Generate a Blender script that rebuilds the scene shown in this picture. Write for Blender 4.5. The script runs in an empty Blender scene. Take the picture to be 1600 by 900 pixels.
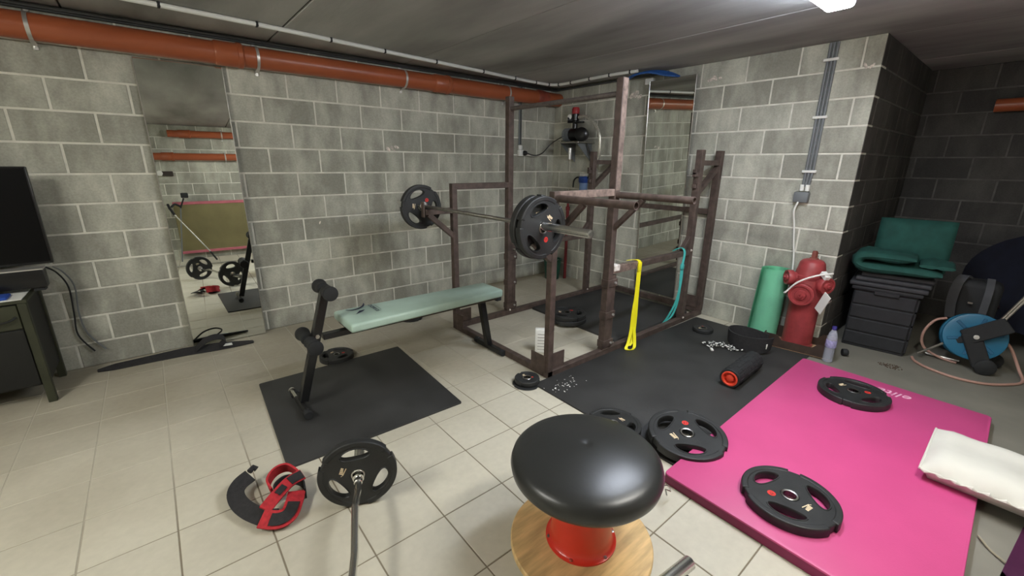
import bpy, bmesh, math, random
from mathutils import Vector, Matrix, Euler
random.seed(7)
PI = math.pi
S = bpy.context.scene
COL = S.collection
V = Vector

# ------------------------------------------------------------------ camera
cam_d = bpy.data.cameras.new('camera'); cam = bpy.data.objects.new('camera', cam_d); COL.objects.link(cam)
cam_d.sensor_fit = 'HORIZONTAL'; cam_d.sensor_width = 36.0
cam_d.lens = 36.0 * 665.49 / 1600.0
cam_d.clip_start = 0.03
fwd = V((0.61396315, 0.73738325, -0.28162953)); rgt = V((0.77042485, -0.63744346, 0.01055407)); upv = V((0.1717405, 0.2234542, 0.95946517))
M = Matrix((rgt, upv, -fwd)).transposed().to_4x4(); M.translation = V((-4.1803, -4.1994, 1.4815))
cam.matrix_world = M
S.camera = cam
# ------------------------------------------------------------------ world, exposure
w = bpy.data.worlds.new('world'); S.world = w; w.use_nodes = True
w.node_tree.nodes['Background'].inputs[0].default_value = (0.05, 0.05, 0.055, 1)
w.node_tree.nodes['Background'].inputs[1].default_value = 0.2
S.view_settings.view_transform = 'Standard'; S.view_settings.look = 'None'
S.view_settings.gamma = 1.0; S.view_settings.use_curve_mapping = False
S.view_settings.exposure = 1.42
LAMP_A = 30.0   # emission strength of the ceiling batten in view
LAMP_B = 34.0   # the second batten, left of the frame
LAMP_C = 27.0   # the third batten, behind and left of the camera
CEIL = 2.385

# ------------------------------------------------------------------ colour + materials
def lin(r, g=None, b=None):
    if g is None: r, g, b = r
    f = lambda c: (c/255/12.92) if c/255 <= 0.04045 else ((c/255+0.055)/1.055)**2.4
    return (f(r), f(g), f(b), 1)
MATS = {}
def mat(name, col, rough=0.6, metal=0.0, var=0.12, scale=6.0, bump=0.0, bscale=60.0, spec=0.5, coat=0.0, stretch=(1,1,1), emit=0, trans=0, ior=1.45, rnd=0.0, alpha=1.0, vary_rough=0.0):
    if name in MATS: return MATS[name]
    m = bpy.data.materials.new(name); m.use_nodes = True; nt = m.node_tree; N = nt.nodes; L = nt.links
    b = N['Principled BSDF']; c = lin(col)
    b.inputs['Roughness'].default_value = rough; b.inputs['Metallic'].default_value = metal
    b.inputs['Specular IOR Level'].default_value = spec; b.inputs['Coat Weight'].default_value = coat
    b.inputs['Transmission Weight'].default_value = trans; b.inputs['IOR'].default_value = ior
    geo = N.new('ShaderNodeNewGeometry'); mp = N.new('ShaderNodeMapping'); mp.inputs['Scale'].default_value = stretch
    L.new(geo.outputs['Position'], mp.inputs['Vector'])
    if var > 0 or rnd > 0:
        nz = N.new('ShaderNodeTexNoise'); nz.inputs['Scale'].default_value = scale; nz.inputs['Detail'].default_value = 4
        L.new(mp.outputs[0], nz.inputs['Vector'])
        r = N.new('ShaderNodeValToRGB'); r.color_ramp.elements[0].position = 0.3; r.color_ramp.elements[1].position = 0.7
        d = tuple(max(0, x*(1-var*1.6)) for x in c[:3])+(1,); l = tuple(min(1, x*(1+var*1.3)+var*0.004) for x in c[:3])+(1,)
        r.color_ramp.elements[0].color = d; r.color_ramp.elements[1].color = l
        L.new(nz.outputs['Fac'], r.inputs[0]); out = r.outputs[0]
        if rnd > 0:
            oi = N.new('ShaderNodeObjectInfo'); mr = N.new('ShaderNodeMapRange'); mr.inputs[3].default_value = 1-rnd; mr.inputs[4].default_value = 1+rnd
            L.new(oi.outputs['Random'], mr.inputs[0]); mx = N.new('ShaderNodeVectorMath'); mx.operation = 'SCALE'
            L.new(out, mx.inputs[0]); L.new(mr.outputs[0], mx.inputs['Scale']); out = mx.outputs[0]
        L.new(out, b.inputs['Base Color'])
        if vary_rough > 0:
            mr2 = N.new('ShaderNodeMapRange'); mr2.inputs[3].default_value = max(0, rough-vary_rough); mr2.inputs[4].default_value = min(1, rough+vary_rough)
            L.new(nz.outputs['Fac'], mr2.inputs[0]); L.new(mr2.outputs[0], b.inputs['Roughness'])
    else: b.inputs['Base Color'].default_value = c
    if bump > 0:
        n2 = N.new('ShaderNodeTexNoise'); n2.inputs['Scale'].default_value = bscale; n2.inputs['Detail'].default_value = 5
        L.new(mp.outputs[0], n2.inputs['Vector'])
        bp = N.new('ShaderNodeBump'); bp.inputs['Strength'].default_value = bump; bp.inputs['Distance'].default_value = 0.01
        L.new(n2.outputs['Fac'], bp.inputs['Height']); L.new(bp.outputs[0], b.inputs['Normal'])
    if emit: b.inputs['Emission Color'].default_value = c; b.inputs['Emission Strength'].default_value = emit
    b.inputs['Alpha'].default_value = alpha
    MATS[name] = m; return m

def block_mat(name, base, pale, rnd=0.07):
    """grey concrete block: fine pores, pale lime bloom in upright blotches, each block its own tone"""
    m = bpy.data.materials.new(name); m.use_nodes = True; nt = m.node_tree; N = nt.nodes; L = nt.links; b = N['Principled BSDF']
    b.inputs['Roughness'].default_value = 0.92; b.inputs['Specular IOR Level'].default_value = 0.2
    geo = N.new('ShaderNodeNewGeometry'); mp = N.new('ShaderNodeMapping'); mp.inputs['Scale'].default_value = (1, 1, 0.45)
    L.new(geo.outputs['Position'], mp.inputs[0])
    a = N.new('ShaderNodeTexNoise'); a.inputs['Scale'].default_value = 5.5; a.inputs['Detail'].default_value = 3; a.inputs['Roughness'].default_value = 0.55; L.new(mp.outputs[0], a.inputs[0])
    oi = N.new('ShaderNodeObjectInfo'); ad = N.new('ShaderNodeMath'); ad.operation = 'MULTIPLY_ADD'; ad.inputs[1].default_value = 0.16; L.new(oi.outputs['Random'], ad.inputs[0]); L.new(a.outputs['Fac'], ad.inputs[2])
    r = N.new('ShaderNodeValToRGB'); e = r.color_ramp.elements; e[0].position = 0.46; e[1].position = 0.78; e[0].color = (0,0,0,1); e[1].color = (1,1,1,1); L.new(ad.outputs[0], r.inputs[0])
    mix = N.new('ShaderNodeMix'); mix.data_type = 'RGBA'; mix.inputs['A'].default_value = lin(base); mix.inputs['B'].default_value = lin(pale); L.new(r.outputs[0], mix.inputs['Factor'])
    f = N.new('ShaderNodeTexNoise'); f.inputs['Scale'].default_value = 90; f.inputs['Detail'].default_value = 4; L.new(geo.outputs['Position'], f.inputs[0])
    mr = N.new('ShaderNodeMapRange'); mr.inputs[1].default_value = 0.3; mr.inputs[2].default_value = 0.7; mr.inputs[3].default_value = 0.9; mr.inputs[4].default_value = 1.1; L.new(f.outputs['Fac'], mr.inputs[0])
    mr2 = N.new('ShaderNodeMapRange'); mr2.inputs[3].default_value = 1-rnd; mr2.inputs[4].default_value = 1+rnd; L.new(oi.outputs['Random'], mr2.inputs[0])
    mu = N.new('ShaderNodeMath'); mu.operation = 'MULTIPLY'; L.new(mr.outputs[0], mu.inputs[0]); L.new(mr2.outputs[0], mu.inputs[1])
    sc = N.new('ShaderNodeVectorMath'); sc.operation = 'SCALE'; L.new(mix.outputs['Result'], sc.inputs[0]); L.new(mu.outputs[0], sc.inputs['Scale']); L.new(sc.outputs[0], b.inputs['Base Color'])
    bp = N.new('ShaderNodeBump'); bp.inputs['Strength'].default_value = 0.3; bp.inputs['Distance'].default_value = 0.006; L.new(f.outputs['Fac'], bp.inputs['Height']); L.new(bp.outputs[0], b.inputs['Normal'])
    MATS[name] = m; return m

def tile_mat():
    m = bpy.data.materials.new('floor_tile'); m.use_nodes = True; nt = m.node_tree; N = nt.nodes; L = nt.links; b = N['Principled BSDF']
    b.inputs['Specular IOR Level'].default_value = 0.5
    geo = N.new('ShaderNodeNewGeometry')
    a = N.new('ShaderNodeTexNoise'); a.inputs['Scale'].default_value = 1.3; a.inputs['Detail'].default_value = 5; L.new(geo.outputs['Position'], a.inputs[0])
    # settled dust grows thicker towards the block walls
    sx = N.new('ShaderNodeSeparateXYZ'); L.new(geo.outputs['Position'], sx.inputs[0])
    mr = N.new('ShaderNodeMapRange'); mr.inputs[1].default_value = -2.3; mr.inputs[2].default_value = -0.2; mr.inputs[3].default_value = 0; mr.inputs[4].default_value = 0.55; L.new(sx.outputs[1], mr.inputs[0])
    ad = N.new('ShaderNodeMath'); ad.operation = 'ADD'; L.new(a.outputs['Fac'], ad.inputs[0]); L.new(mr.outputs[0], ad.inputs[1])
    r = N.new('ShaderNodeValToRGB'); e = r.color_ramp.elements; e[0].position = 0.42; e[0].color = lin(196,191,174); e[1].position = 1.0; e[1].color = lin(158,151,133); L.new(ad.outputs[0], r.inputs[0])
    oi = N.new('ShaderNodeObjectInfo'); mr2 = N.new('ShaderNodeMapRange'); mr2.inputs[3].default_value = 0.965; mr2.inputs[4].default_value = 1.035; L.new(oi.outputs['Random'], mr2.inputs[0])
    f = N.new('ShaderNodeTexNoise'); f.inputs['Scale'].default_value = 30; f.inputs['Detail'].default_value = 5; L.new(geo.outputs['Position'], f.inputs[0])
    mr3 = N.new('ShaderNodeMapRange'); mr3.inputs[1].default_value=.3; mr3.inputs[2].default_value=.7; mr3.inputs[3].default_value = 0.96; mr3.inputs[4].default_value = 1.04; L.new(f.outputs['Fac'], mr3.inputs[0])
    mu = N.new('ShaderNodeMath'); mu.operation = 'MULTIPLY'; L.new(mr2.outputs[0], mu.inputs[0]); L.new(mr3.outputs[0], mu.inputs[1])
    sc = N.new('ShaderNodeVectorMath'); sc.operation = 'SCALE'; L.new(r.outputs[0], sc.inputs[0]); L.new(mu.outputs[0], sc.inputs['Scale']); L.new(sc.outputs[0], b.inputs['Base Color'])
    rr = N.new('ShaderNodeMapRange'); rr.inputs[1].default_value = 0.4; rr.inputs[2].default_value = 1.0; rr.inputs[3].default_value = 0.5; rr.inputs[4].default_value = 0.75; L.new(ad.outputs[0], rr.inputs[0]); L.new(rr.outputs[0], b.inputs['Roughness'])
    return m

def grout_mat():
    m = bpy.data.materials.new('grout'); m.use_nodes = True; nt = m.node_tree; N = nt.nodes; L = nt.links; b = N['Principled BSDF']; b.inputs['Roughness'].default_value = 0.95
    geo = N.new('ShaderNodeNewGeometry'); a = N.new('ShaderNodeTexNoise'); a.inputs['Scale'].default_value = 1.6; a.inputs['Detail'].default_value = 4; L.new(geo.outputs['Position'], a.inputs[0])
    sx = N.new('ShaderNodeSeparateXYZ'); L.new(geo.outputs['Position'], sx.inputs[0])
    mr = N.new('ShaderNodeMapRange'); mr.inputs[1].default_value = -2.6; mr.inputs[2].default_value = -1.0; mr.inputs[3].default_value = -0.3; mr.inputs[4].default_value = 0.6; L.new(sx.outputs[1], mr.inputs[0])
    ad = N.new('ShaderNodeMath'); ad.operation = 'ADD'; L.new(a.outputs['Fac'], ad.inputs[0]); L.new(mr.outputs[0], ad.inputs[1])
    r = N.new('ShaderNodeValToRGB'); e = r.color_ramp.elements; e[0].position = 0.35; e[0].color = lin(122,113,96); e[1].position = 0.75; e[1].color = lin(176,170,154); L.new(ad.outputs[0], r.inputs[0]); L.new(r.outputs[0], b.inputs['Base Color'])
    return m

# ------------------------------------------------------------------ geometry helpers
def link(name, me, parent=None, m=None, smooth=35, label=None):
    o = bpy.data.objects.new(name, me); COL.objects.link(o)
    if parent is not None: o.parent = parent
    if m is not None: me.materials.clear(); me.materials.append(m)
    if smooth: me.shade_smooth(); me.set_sharp_from_angle(angle=math.radians(smooth))
    if label: o['label'] = label
    return o
def part(name, bm, m, parent=None, smooth=35, label=None, world=False):
    """one mesh object; world=True: the bmesh is in world space and is moved into its parent's frame"""
    if world and parent is not None:
        bm.transform(root_matrix(parent).inverted())
    bmesh.ops.recalc_face_normals(bm, faces=bm.faces)
    me = bpy.data.meshes.new(name); bm.to_mesh(me); bm.free()
    return link(name, me, parent, m, smooth, label)
def root_matrix(o):
    mt = o.matrix_basis.copy()
    while o.parent: o = o.parent; mt = o.matrix_basis @ mt
    return mt
def tag(o, label, cat, group=None, kind=None):
    if label: o['label'] = label
    if cat: o['category'] = cat
    if group: o['group'] = group
    if kind: o['kind'] = kind
    return o
def thing(name, label, cat, loc=(0,0,0), rot=(0,0,0), group=None):
    o = bpy.data.objects.new(name, None); COL.objects.link(o); o.empty_display_size = 0.1
    o.location = loc; o.rotation_euler = rot
    return tag(o, label, cat, group)
def dup(root, loc, rot=None, label=None, group=None, scale=None):
    r = root.copy(); COL.objects.link(r); r.location = loc
    if rot is not None: r.rotation_euler = rot
    if scale: r.scale = (scale,)*3 if not hasattr(scale, '__len__') else scale
    if label: r['label'] = label
    if group: r['group'] = group
    for ch in list(root.children):
        c = ch.copy(); COL.objects.link(c); c.parent = r
        for g in ch.children:
            d = g.copy(); COL.objects.link(d); d.parent = c
    return r
B = bmesh.new
def box(bm, c, s, bevel=0.0, seg=2, rot=None):
    r = bmesh.ops.create_cube(bm, size=1.0); vs = r['verts']
    mt = Matrix.Translation(c) @ (rot.to_4x4() if rot else Matrix()) @ Matrix.Diagonal((*s, 1))
    bmesh.ops.transform(bm, matrix=mt, verts=vs)
    if bevel > 0:
        es = list({e for v in vs for e in v.link_edges})
        bmesh.ops.bevel(bm, geom=es, offset=bevel, segments=seg, profile=0.5, affect='EDGES')
    return bm
def b2(bm, lo, hi, bevel=0.0, seg=2):
    c = [(a+b)/2 for a, b in zip(lo, hi)]; s = [abs(b-a) for a, b in zip(lo, hi)]
    return box(bm, c, s, bevel, seg)
def frame_from(d, up=V((0,0,1))):
    d = d.normalized(); 
    if abs(d.dot(up)) > 0.98: up = V((1,0,0))
    x = up.cross(d).normalized(); y = d.cross(x)
    return Matrix((x, y, d)).transposed()
def beam(bm, a, b, w=0.05, h=None, bevel=0.003, up=V((0,0,1))):
    a, b = V(a), V(b); d = b-a
    return box(bm, (a+b)/2, (w, h or w, d.length), bevel, 1, rot=frame_from(d, up))
def tube(bm, pts, r=0.01, seg=12, caps=True, closed=False):
    pts = [V(p) for p in pts]; n = len(pts); rs = r if hasattr(r, '__len__') else [r]*n
    rings = []; prevx = None
    for i, p in enumerate(pts):
        if closed: t = pts[(i+1) % n]-pts[i-1]
        else: t = pts[min(i+1, n-1)]-pts[max(i-1, 0)]
        t.normalize()
        if prevx is None:
            up = V((0,0,1)) if abs(t.z) < 0.9 else V((1,0,0)); x = up.cross(t).normalized()
        else: x = (prevx - t*prevx.dot(t)).normalized()
        y = t.cross(x); prevx = x
        rings.append([bm.verts.new(p + (x*math.cos(2*PI*k/seg)+y*math.sin(2*PI*k/seg))*rs[i]) for k in range(seg)])
    for i in range(n if closed else n-1):
        A, Bq = rings[i], rings[(i+1) % n]
        for k in range(seg): bm.faces.new((A[k], A[(k+1) % seg], Bq[(k+1) % seg], Bq[k]))
    if caps and not closed:
        bm.faces.new(rings[0][::-1]); bm.faces.new(rings[-1])
    return bm
def smoothpath(pts, n=6, closed=False):
    """Catmull-Rom through the points"""
    P = [V(p) for p in pts]; out = []; m = len(P)
    for i in range(m if closed else m-1):
        p0 = P[i-1] if (i > 0 or closed) else P[0]; p1 = P[i]; p2 = P[(i+1) % m]; p3 = P[(i+2) % m] if (closed or i+2 < m) else P[-1]
        for k in range(n):
            t = k/n; out.append(0.5*((2*p1)+(p2-p0)*t+(2*p0-5*p1+4*p2-p3)*t*t+(3*p1-p0-3*p2+p3)*t**3))
    if not closed: out.append(P[-1])
    return out
def lathe(bm, prof, seg=32, mt=None, close=True):
    rings = []; new = []
    for r, z in prof:
        if r < 1e-5: v = bm.verts.new((0,0,z)); rings.append([v]); new.append(v)
        else:
            rg = [bm.verts.new((r*math.cos(2*PI*k/seg), r*math.sin(2*PI*k/seg), z)) for k in range(seg)]; rings.append(rg); new += rg
    for A, Bq in zip(rings, rings[1:]):
        for k in range(seg):
            k2 = (k+1) % seg
            if len(A) == 1 and len(Bq) > 1: bm.faces.new((A[0], Bq[k], Bq[k2]))
            elif len(Bq) == 1 and len(A) > 1: bm.faces.new((A[k], A[k2], Bq[0]))
            elif len(A) > 1: bm.faces.new((A[k], A[k2], Bq[k2], Bq[k]))
    if close:
        for rg, f in ((rings[0], True), (rings[-1], False)):
            if len(rg) > 1: bm.faces.new(rg[::-1] if f else rg)
    if mt is not None: bmesh.ops.transform(bm, matrix=mt, verts=new)
    return bm
def along(p, d, up=V((0,0,1))):
    """matrix that puts local z along d at point p"""
    return Matrix.Translation(p) @ frame_from(V(d), up).to_4x4()
def ribbon(bm, pts, wid, th=0.004):
    """flat band along pts; wid: list of half-width vectors (or one)"""
    P = [V(p) for p in pts]; n = len(P); W = [V(x) for x in wid] if hasattr(wid[0], '__len__') else [V(wid)]*n
    rows = []
    for i in range(n):
        t = (P[min(i+1, n-1)]-P[max(i-1, 0)]).normalized(); nrm = t.cross(W[i]).normalized()*th/2
        rows.append([bm.verts.new(P[i]+W[i]+nrm), bm.verts.new(P[i]-W[i]+nrm), bm.verts.new(P[i]-W[i]-nrm), bm.verts.new(P[i]+W[i]-nrm)])
    for A, Bq in zip(rows, rows[1:]):
        for k in range(4): bm.faces.new((A[k], A[(k+1) % 4], Bq[(k+1) % 4], Bq[k]))
    bm.faces.new(rows[0][::-1]); bm.faces.new(rows[-1])
    return bm
def curve_mesh(name, loops, th, bevel=0.0, bres=2):
    """flat plate with holes (2-D outlines) given thickness and a round edge"""
    cu = bpy.data.curves.new(name, 'CURVE'); cu.dimensions = '2D'; cu.fill_mode = 'BOTH'
    cu.extrude = max(th/2-bevel, 0.0001); cu.bevel_depth = bevel; cu.bevel_resolution = bres; cu.offset = -bevel
    for lp in loops:
        s = cu.splines.new('POLY'); s.points.add(len(lp)-1); s.use_cyclic_u = True
        for q, (x, y) in zip(s.points, lp): q.co = (x, y, 0, 1)
    o = bpy.data.objects.new(name, cu); COL.objects.link(o)
    dg = bpy.context.evaluated_depsgraph_get(); me = bpy.data.meshes.new_from_object(o.evaluated_get(dg))
    bpy.data.objects.remove(o); bpy.data.curves.remove(cu)
    return me
def text_mesh(s, size, ext=0.0004, align='CENTER', shear=0.0):
    cu = bpy.data.curves.new('lettering', 'FONT'); cu.body = s; cu.size = size; cu.extrude = ext; cu.align_x = align; cu.align_y = 'CENTER'; cu.shear = shear; cu.resolution_u = 3
    o = bpy.data.objects.new('lettering', cu); COL.objects.link(o)
    dg = bpy.context.evaluated_depsgraph_get(); me = bpy.data.meshes.new_from_object(o.evaluated_get(dg))
    bpy.data.objects.remove(o); bpy.data.curves.remove(cu)
    return me
def ring2(r, n=48, cx=0, cy=0, a0=0): return [(cx+r*math.cos(a0+2*PI*k/n), cy+r*math.sin(a0+2*PI*k/n)) for k in range(n)]

# ------------------------------------------------------------------ shared materials
m_block = block_mat('concrete_block', (147,146,135), (186,186,172), 0.05)
m_block_shade = block_mat('shaded_concrete_block', (70,68,66), (86,84,80), 0.05)  # recess blocks: colour darkened to stand in for the recess shade
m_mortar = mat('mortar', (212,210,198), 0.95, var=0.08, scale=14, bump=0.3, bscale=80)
m_mortar_shade = mat('shaded_mortar', (96,94,90), 0.95, var=0.15, scale=14)  # recess mortar, with the shade there put into its colour
m_concrete = mat('ceiling_concrete', (158,158,155), 0.85, var=0.25, scale=1.6, stretch=(1.6,0.35,1), bump=0.15, bscale=30, rnd=0.05)
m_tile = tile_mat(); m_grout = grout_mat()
m_rust = mat('brown_painted_steel', (84,71,65), 0.5, metal=0.15, var=0.22, scale=18, bump=0.12, bscale=70)
m_raw = mat('bare_worn_steel', (140,122,112), 0.45, metal=0.35, var=0.3, scale=25, bump=0.1)
m_weld = mat('weld_spatter', (205,195,185), 0.5, var=0.3, scale=60)
m_chrome = mat('chrome', (222,222,218), 0.26, metal=1.0, var=0.0)
m_satin = mat('satin_steel', (190,188,182), 0.3, metal=1.0, var=0.08, scale=30)
m_rubber = mat('black_rubber', (40,41,41), 0.5, var=0.15, scale=12, bump=0.08, bscale=120)
m_rubber_mat = mat('black_rubber_mat', (50,50,49), 0.62, var=0.2, scale=3.2, bump=0.18, bscale=160, vary_rough=0.1)
m_blackpaint = mat('black_paint', (22,22,23), 0.28, var=0.05)
m_foam = mat('black_foam', (33,34,35), 0.75, var=0.1, bump=0.1, bscale=200)
m_red = mat('red_sticker', (205,52,46), 0.5, var=0.05)
m_cream = mat('cream_print', (226,205,170), 0.6, var=0.05)
m_white = mat('white_plastic', (222,222,216), 0.45, var=0.03)
m_grey = mat('grey_plastic', (108,112,114), 0.5, var=0.06)
m_orange = mat('orange_drain_pipe', (158,84,52), 0.34, var=0.08, scale=3)
m_zinc = mat('galvanised_clamp', (205,203,198), 0.35, metal=0.7, var=0.1)
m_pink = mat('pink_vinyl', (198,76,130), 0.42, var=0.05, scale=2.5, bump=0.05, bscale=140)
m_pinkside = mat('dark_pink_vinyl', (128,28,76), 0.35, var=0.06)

# ------------------------------------------------------------------ the setting: block walls
CUT = {}
def block_mesh(wd, ht, mm=None):
    mm = mm or m_block; k = (round(wd, 3), round(ht, 3), mm.name)
    if k in CUT: return CUT[k]
    # local: x along the wall, z up, y out of the wall (0 = mortar face, 0.006 = block face)
    bm = B(); d0, d1, c = -0.004, 0.0045, 0.004; x, z = wd/2, ht/2
    def q(y, i): return [bm.verts.new(p) for p in ((-x+i, y, -z+i), (x-i, y, -z+i), (x-i, y, z-i), (-x+i, y, z-i))]
    a, b_, c_ = q(d0, 0), q(d1-c*0.6, 0), q(d1, c)
    for A, Bq in ((a, b_), (b_, c_)):
        for i in range(4): bm.faces.new((A[i], A[(i+1) % 4], Bq[(i+1) % 4], Bq[i]))
    bm.faces.new(c_)
    bmesh.ops.recalc_face_normals(bm, faces=bm.faces)
    me = bpy.data.meshes.new('block'); bm.to_mesh(me); bm.free(); me.materials.append(mm); CUT[k] = me
    return me
ZL = [0.0]+[0.178+0.2*i for i in range(11)]+[CEIL]
def block_wall(wall, origin, direc, normal, length, phase_even, phase_odd, skip=None, mm=None):
    """blocks laid course by course on the wall; origin = floor corner, direc = along, s from 0..length"""
    d = V(direc); n = V(normal); J = 0.007
    rot = Matrix((d, n, V((0,0,1)))).transposed()
    if rot.determinant() < 0: rot = Matrix((-d, n, V((0,0,1)))).transposed()
    e = rot.to_euler()
    for ci in range(12):
        z0, z1 = ZL[ci]+(J if ci else 0), ZL[ci+1]-(J if ci < 11 else 0)
        ph = phase_odd if ci % 2 else phase_even
        cuts = [0.0]; s = ph
        while s < length-0.03:
            if s > 0.03: cuts.append(s)
            s += 0.408
        cuts.append(length)
        for a, b_ in zip(cuts, cuts[1:]):
            a2 = a+(J if a > 0 else 0); b3 = b_-(J if b_ < length else 0)
            mid = (a2+b3)/2
            if skip and skip(mid, (z0+z1)/2): continue
            o = bpy.data.objects.new('block', block_mesh(b3-a2, z1-z0, mm)); COL.objects.link(o); o.parent = wall
            p = V(origin)+d*mid; p.z = (z0+z1)/2
            o.location = p - wall.location + n*random.uniform(-0.0008, 0.0012); o.rotation_euler = e
def wall(name, lo, hi, mm=None):
    bm = B(); b2(bm, lo, hi); o = part(name, bm, mm or m_mortar, smooth=0); o['kind'] = 'structure'; return o
XL, XR, YR, YC = -6.6, 1.88, -5.9, -3.28
wA = wall('wall_back', (XL-0.15, 0, 0), (0.15, 0.15, CEIL))
block_wall(wA, (0,0,0), (-1,0,0), (0,-1,0), -XL, 0.303, 0.099)
# joints of the right wall: courses counted from the floor
wB = wall('wall_right', (0, YC, 0), (0.15, 0, CEIL))
block_wall(wB, (0,0,0), (0,-1,0), (-1,0,0), -YC, 0.125, 0.308)
wN = wall('wall_recess_side', (0.15, YC, 0), (XR+0.15, YC+0.15, CEIL), m_mortar_shade)
block_wall(wN, (0,YC,0), (1,0,0), (0,-1,0), XR, 0.30, 0.10, mm=m_block_shade)
wR = wall('wall_recess_back', (XR, YR, 0), (XR+0.15, YC, CEIL), m_mortar_shade)
block_wall(wR, (XR,YC,0), (0,-1,0), (-1,0,0), YC-YR, 0.25, 0.05, skip=lambda s, z: s > 1.7, mm=m_block_shade)
wF = wall('wall_front', (XL-0.15, YR-0.15, 0), (XR+0.15, YR, CEIL))
block_wall(wF, (XL,YR,0), (1,0,0), (0,1,0), XR-XL, 0.22, 0.02, skip=lambda s, z: s < 1.5 or s > 4.6)
wL = wall('wall_left', (XL-0.15, YR, 0), (XL, 0, CEIL))
# ceiling: precast planks with recessed joints
bm = B(); b2(bm, (XL-0.15, YR-0.15, CEIL+0.012), (XR+0.15, 0.15, CEIL+0.15)); ce = part('ceiling', bm, m_mortar if False else mat('ceiling_joint', (60,57,52), 0.9), smooth=0); ce['kind'] = 'structure'
xs = [XL-0.1, -5.58, -4.42, -3.26, -2.10, -0.95, 0.09, 1.25, XR+0.1]
for a, b_ in zip(xs, xs[1:]):
    bm = B(); b2(bm, (a+0.005, YR-0.1, CEIL+random.uniform(0,0.003)), (b_-0.005, 0.1, CEIL+0.1), 0.004, 1); part('ceiling_plank', bm, m_concrete, ce, smooth=0)
# floor: grout bed with one tile per piece
bm = B(); b2(bm, (XL-0.15, YR-0.15, -0.15), (XR+0.15, 0.15, -0.0022)); fl = part('floor', bm, m_grout, smooth=0); fl['kind'] = 'structure'
gx = [-3.123-0.3125*0]
gx = [-5.88, -5.57, -5.26, -4.95, -4.64, -4.335, -4.03, -3.745, -3.437, -3.118, -2.802, -2.49]
while gx[-1] < XR-0.2: gx.append(gx[-1]+0.3135)
gx = [-6.6, -6.2]+gx
gx[-1] = XR
gy = [0.0, -0.03]
gy = [-2.549-0.3135*k for k in range(-8, 11)]; gy = [0.0]+gy+[YR]
tl = []
TM = {}
SLX, SLY = gx[-7], -3.32
for i in range(len(gx)-1):
    for j in range(len(gy)-1):
        x0, x1, y0, y1 = gx[i], gx[i+1], gy[j+1], gy[j]
        if x1-x0 < 0.02 or y1-y0 < 0.02: continue
        if x0 > 0-0.01 and y0 > YC-0.05: continue
        if x0 > -2.2 and y1 < -3.1: continue
        tl.append((x0+0.0028, x1-0.0028, y0+0.0028, y1-0.0028))
def tile_geo(bm, x0, x1, y0, y1, z, c=0.0012):
    v = [bm.verts.new(p) for p in ((x0,y0,-0.003),(x1,y0,-0.003),(x1,y1,-0.003),(x0,y1,-0.003))]
    w_ = [bm.verts.new(p) for p in ((x0,y0,z-c),(x1,y0,z-c),(x1,y1,z-c),(x0,y1,z-c))]
    u = [bm.verts.new(p) for p in ((x0+c,y0+c,z),(x1-c,y0+c,z),(x1-c,y1-c,z),(x0+c,y1-c,z))]
    for A, Bq in ((v, w_), (w_, u)):
        for k in range(4): bm.faces.new((A[k], A[(k+1) % 4], Bq[(k+1) % 4], Bq[k]))
    bm.faces.new(u)
def vis_rank(t):
    p = V(((t[0]+t[1])/2, (t[2]+t[3])/2, 0))-cam.matrix_world.translation
    dp = p.dot(fwd); 
    return p.length if dp > 0.3 and abs(p.dot(rgt)) < dp*1.35 and p.dot(upv) > -0.85*dp else p.length+20
tl.sort(key=vis_rank)
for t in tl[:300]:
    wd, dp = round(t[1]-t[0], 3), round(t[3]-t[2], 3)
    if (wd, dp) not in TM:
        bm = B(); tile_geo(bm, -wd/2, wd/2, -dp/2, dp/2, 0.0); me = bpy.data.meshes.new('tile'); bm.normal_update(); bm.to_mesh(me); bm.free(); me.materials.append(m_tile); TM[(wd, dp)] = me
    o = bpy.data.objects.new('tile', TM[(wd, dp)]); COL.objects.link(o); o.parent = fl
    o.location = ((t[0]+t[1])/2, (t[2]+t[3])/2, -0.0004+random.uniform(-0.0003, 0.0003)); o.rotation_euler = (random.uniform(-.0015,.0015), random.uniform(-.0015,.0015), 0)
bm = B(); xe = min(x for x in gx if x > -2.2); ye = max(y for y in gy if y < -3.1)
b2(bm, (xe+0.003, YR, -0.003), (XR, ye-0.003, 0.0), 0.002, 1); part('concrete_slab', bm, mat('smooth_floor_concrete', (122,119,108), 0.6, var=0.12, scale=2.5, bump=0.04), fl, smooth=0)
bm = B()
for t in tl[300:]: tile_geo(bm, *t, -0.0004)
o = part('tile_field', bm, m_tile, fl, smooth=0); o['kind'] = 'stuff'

# ------------------------------------------------------------------ ceiling lights
def batten(cx_, cy_, L, rz, strength, label, tint):
    t = thing('ceiling_light', label, 'light', (cx_, cy_, CEIL), (0,0,rz))
    bm = B(); box(bm, (0,0,-0.022), (2*L, 0.142, 0.044), 0.01, 2); part('housing', bm, m_grey, t)
    bm = B(); box(bm, (0,0,-0.066), (2*L+0.02, 0.135, 0.064), 0.022, 3)
    me = mat('lamp_diffuser_%d' % int(strength*10), tint, 0.4, var=0, emit=strength); part('diffuser', bm, me, t)
    for s in (-1, 1):
        bm = B(); box(bm, (s*(L+0.012), 0, -0.040), (0.03, 0.13, 0.072), 0.012, 2); part('end_cap', bm, m_grey, t)
        for q in (-0.4, 0.4):
            bm = B(); box(bm, (q*L*2*0.9, s*0.07, -0.035), (0.03, 0.008, 0.03), 0.002, 1); part('clip', bm, m_zinc, t)
batten(-1.76, -3.30, 0.60, 0, LAMP_A, 'bright white batten light on the ceiling above the mats, cut by the top edge', (228,236,250))
batten(-5.7, -2.6, 0.60, PI/2, LAMP_B, 'second batten light on the ceiling, out of frame on the left', (250,248,240))
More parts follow.
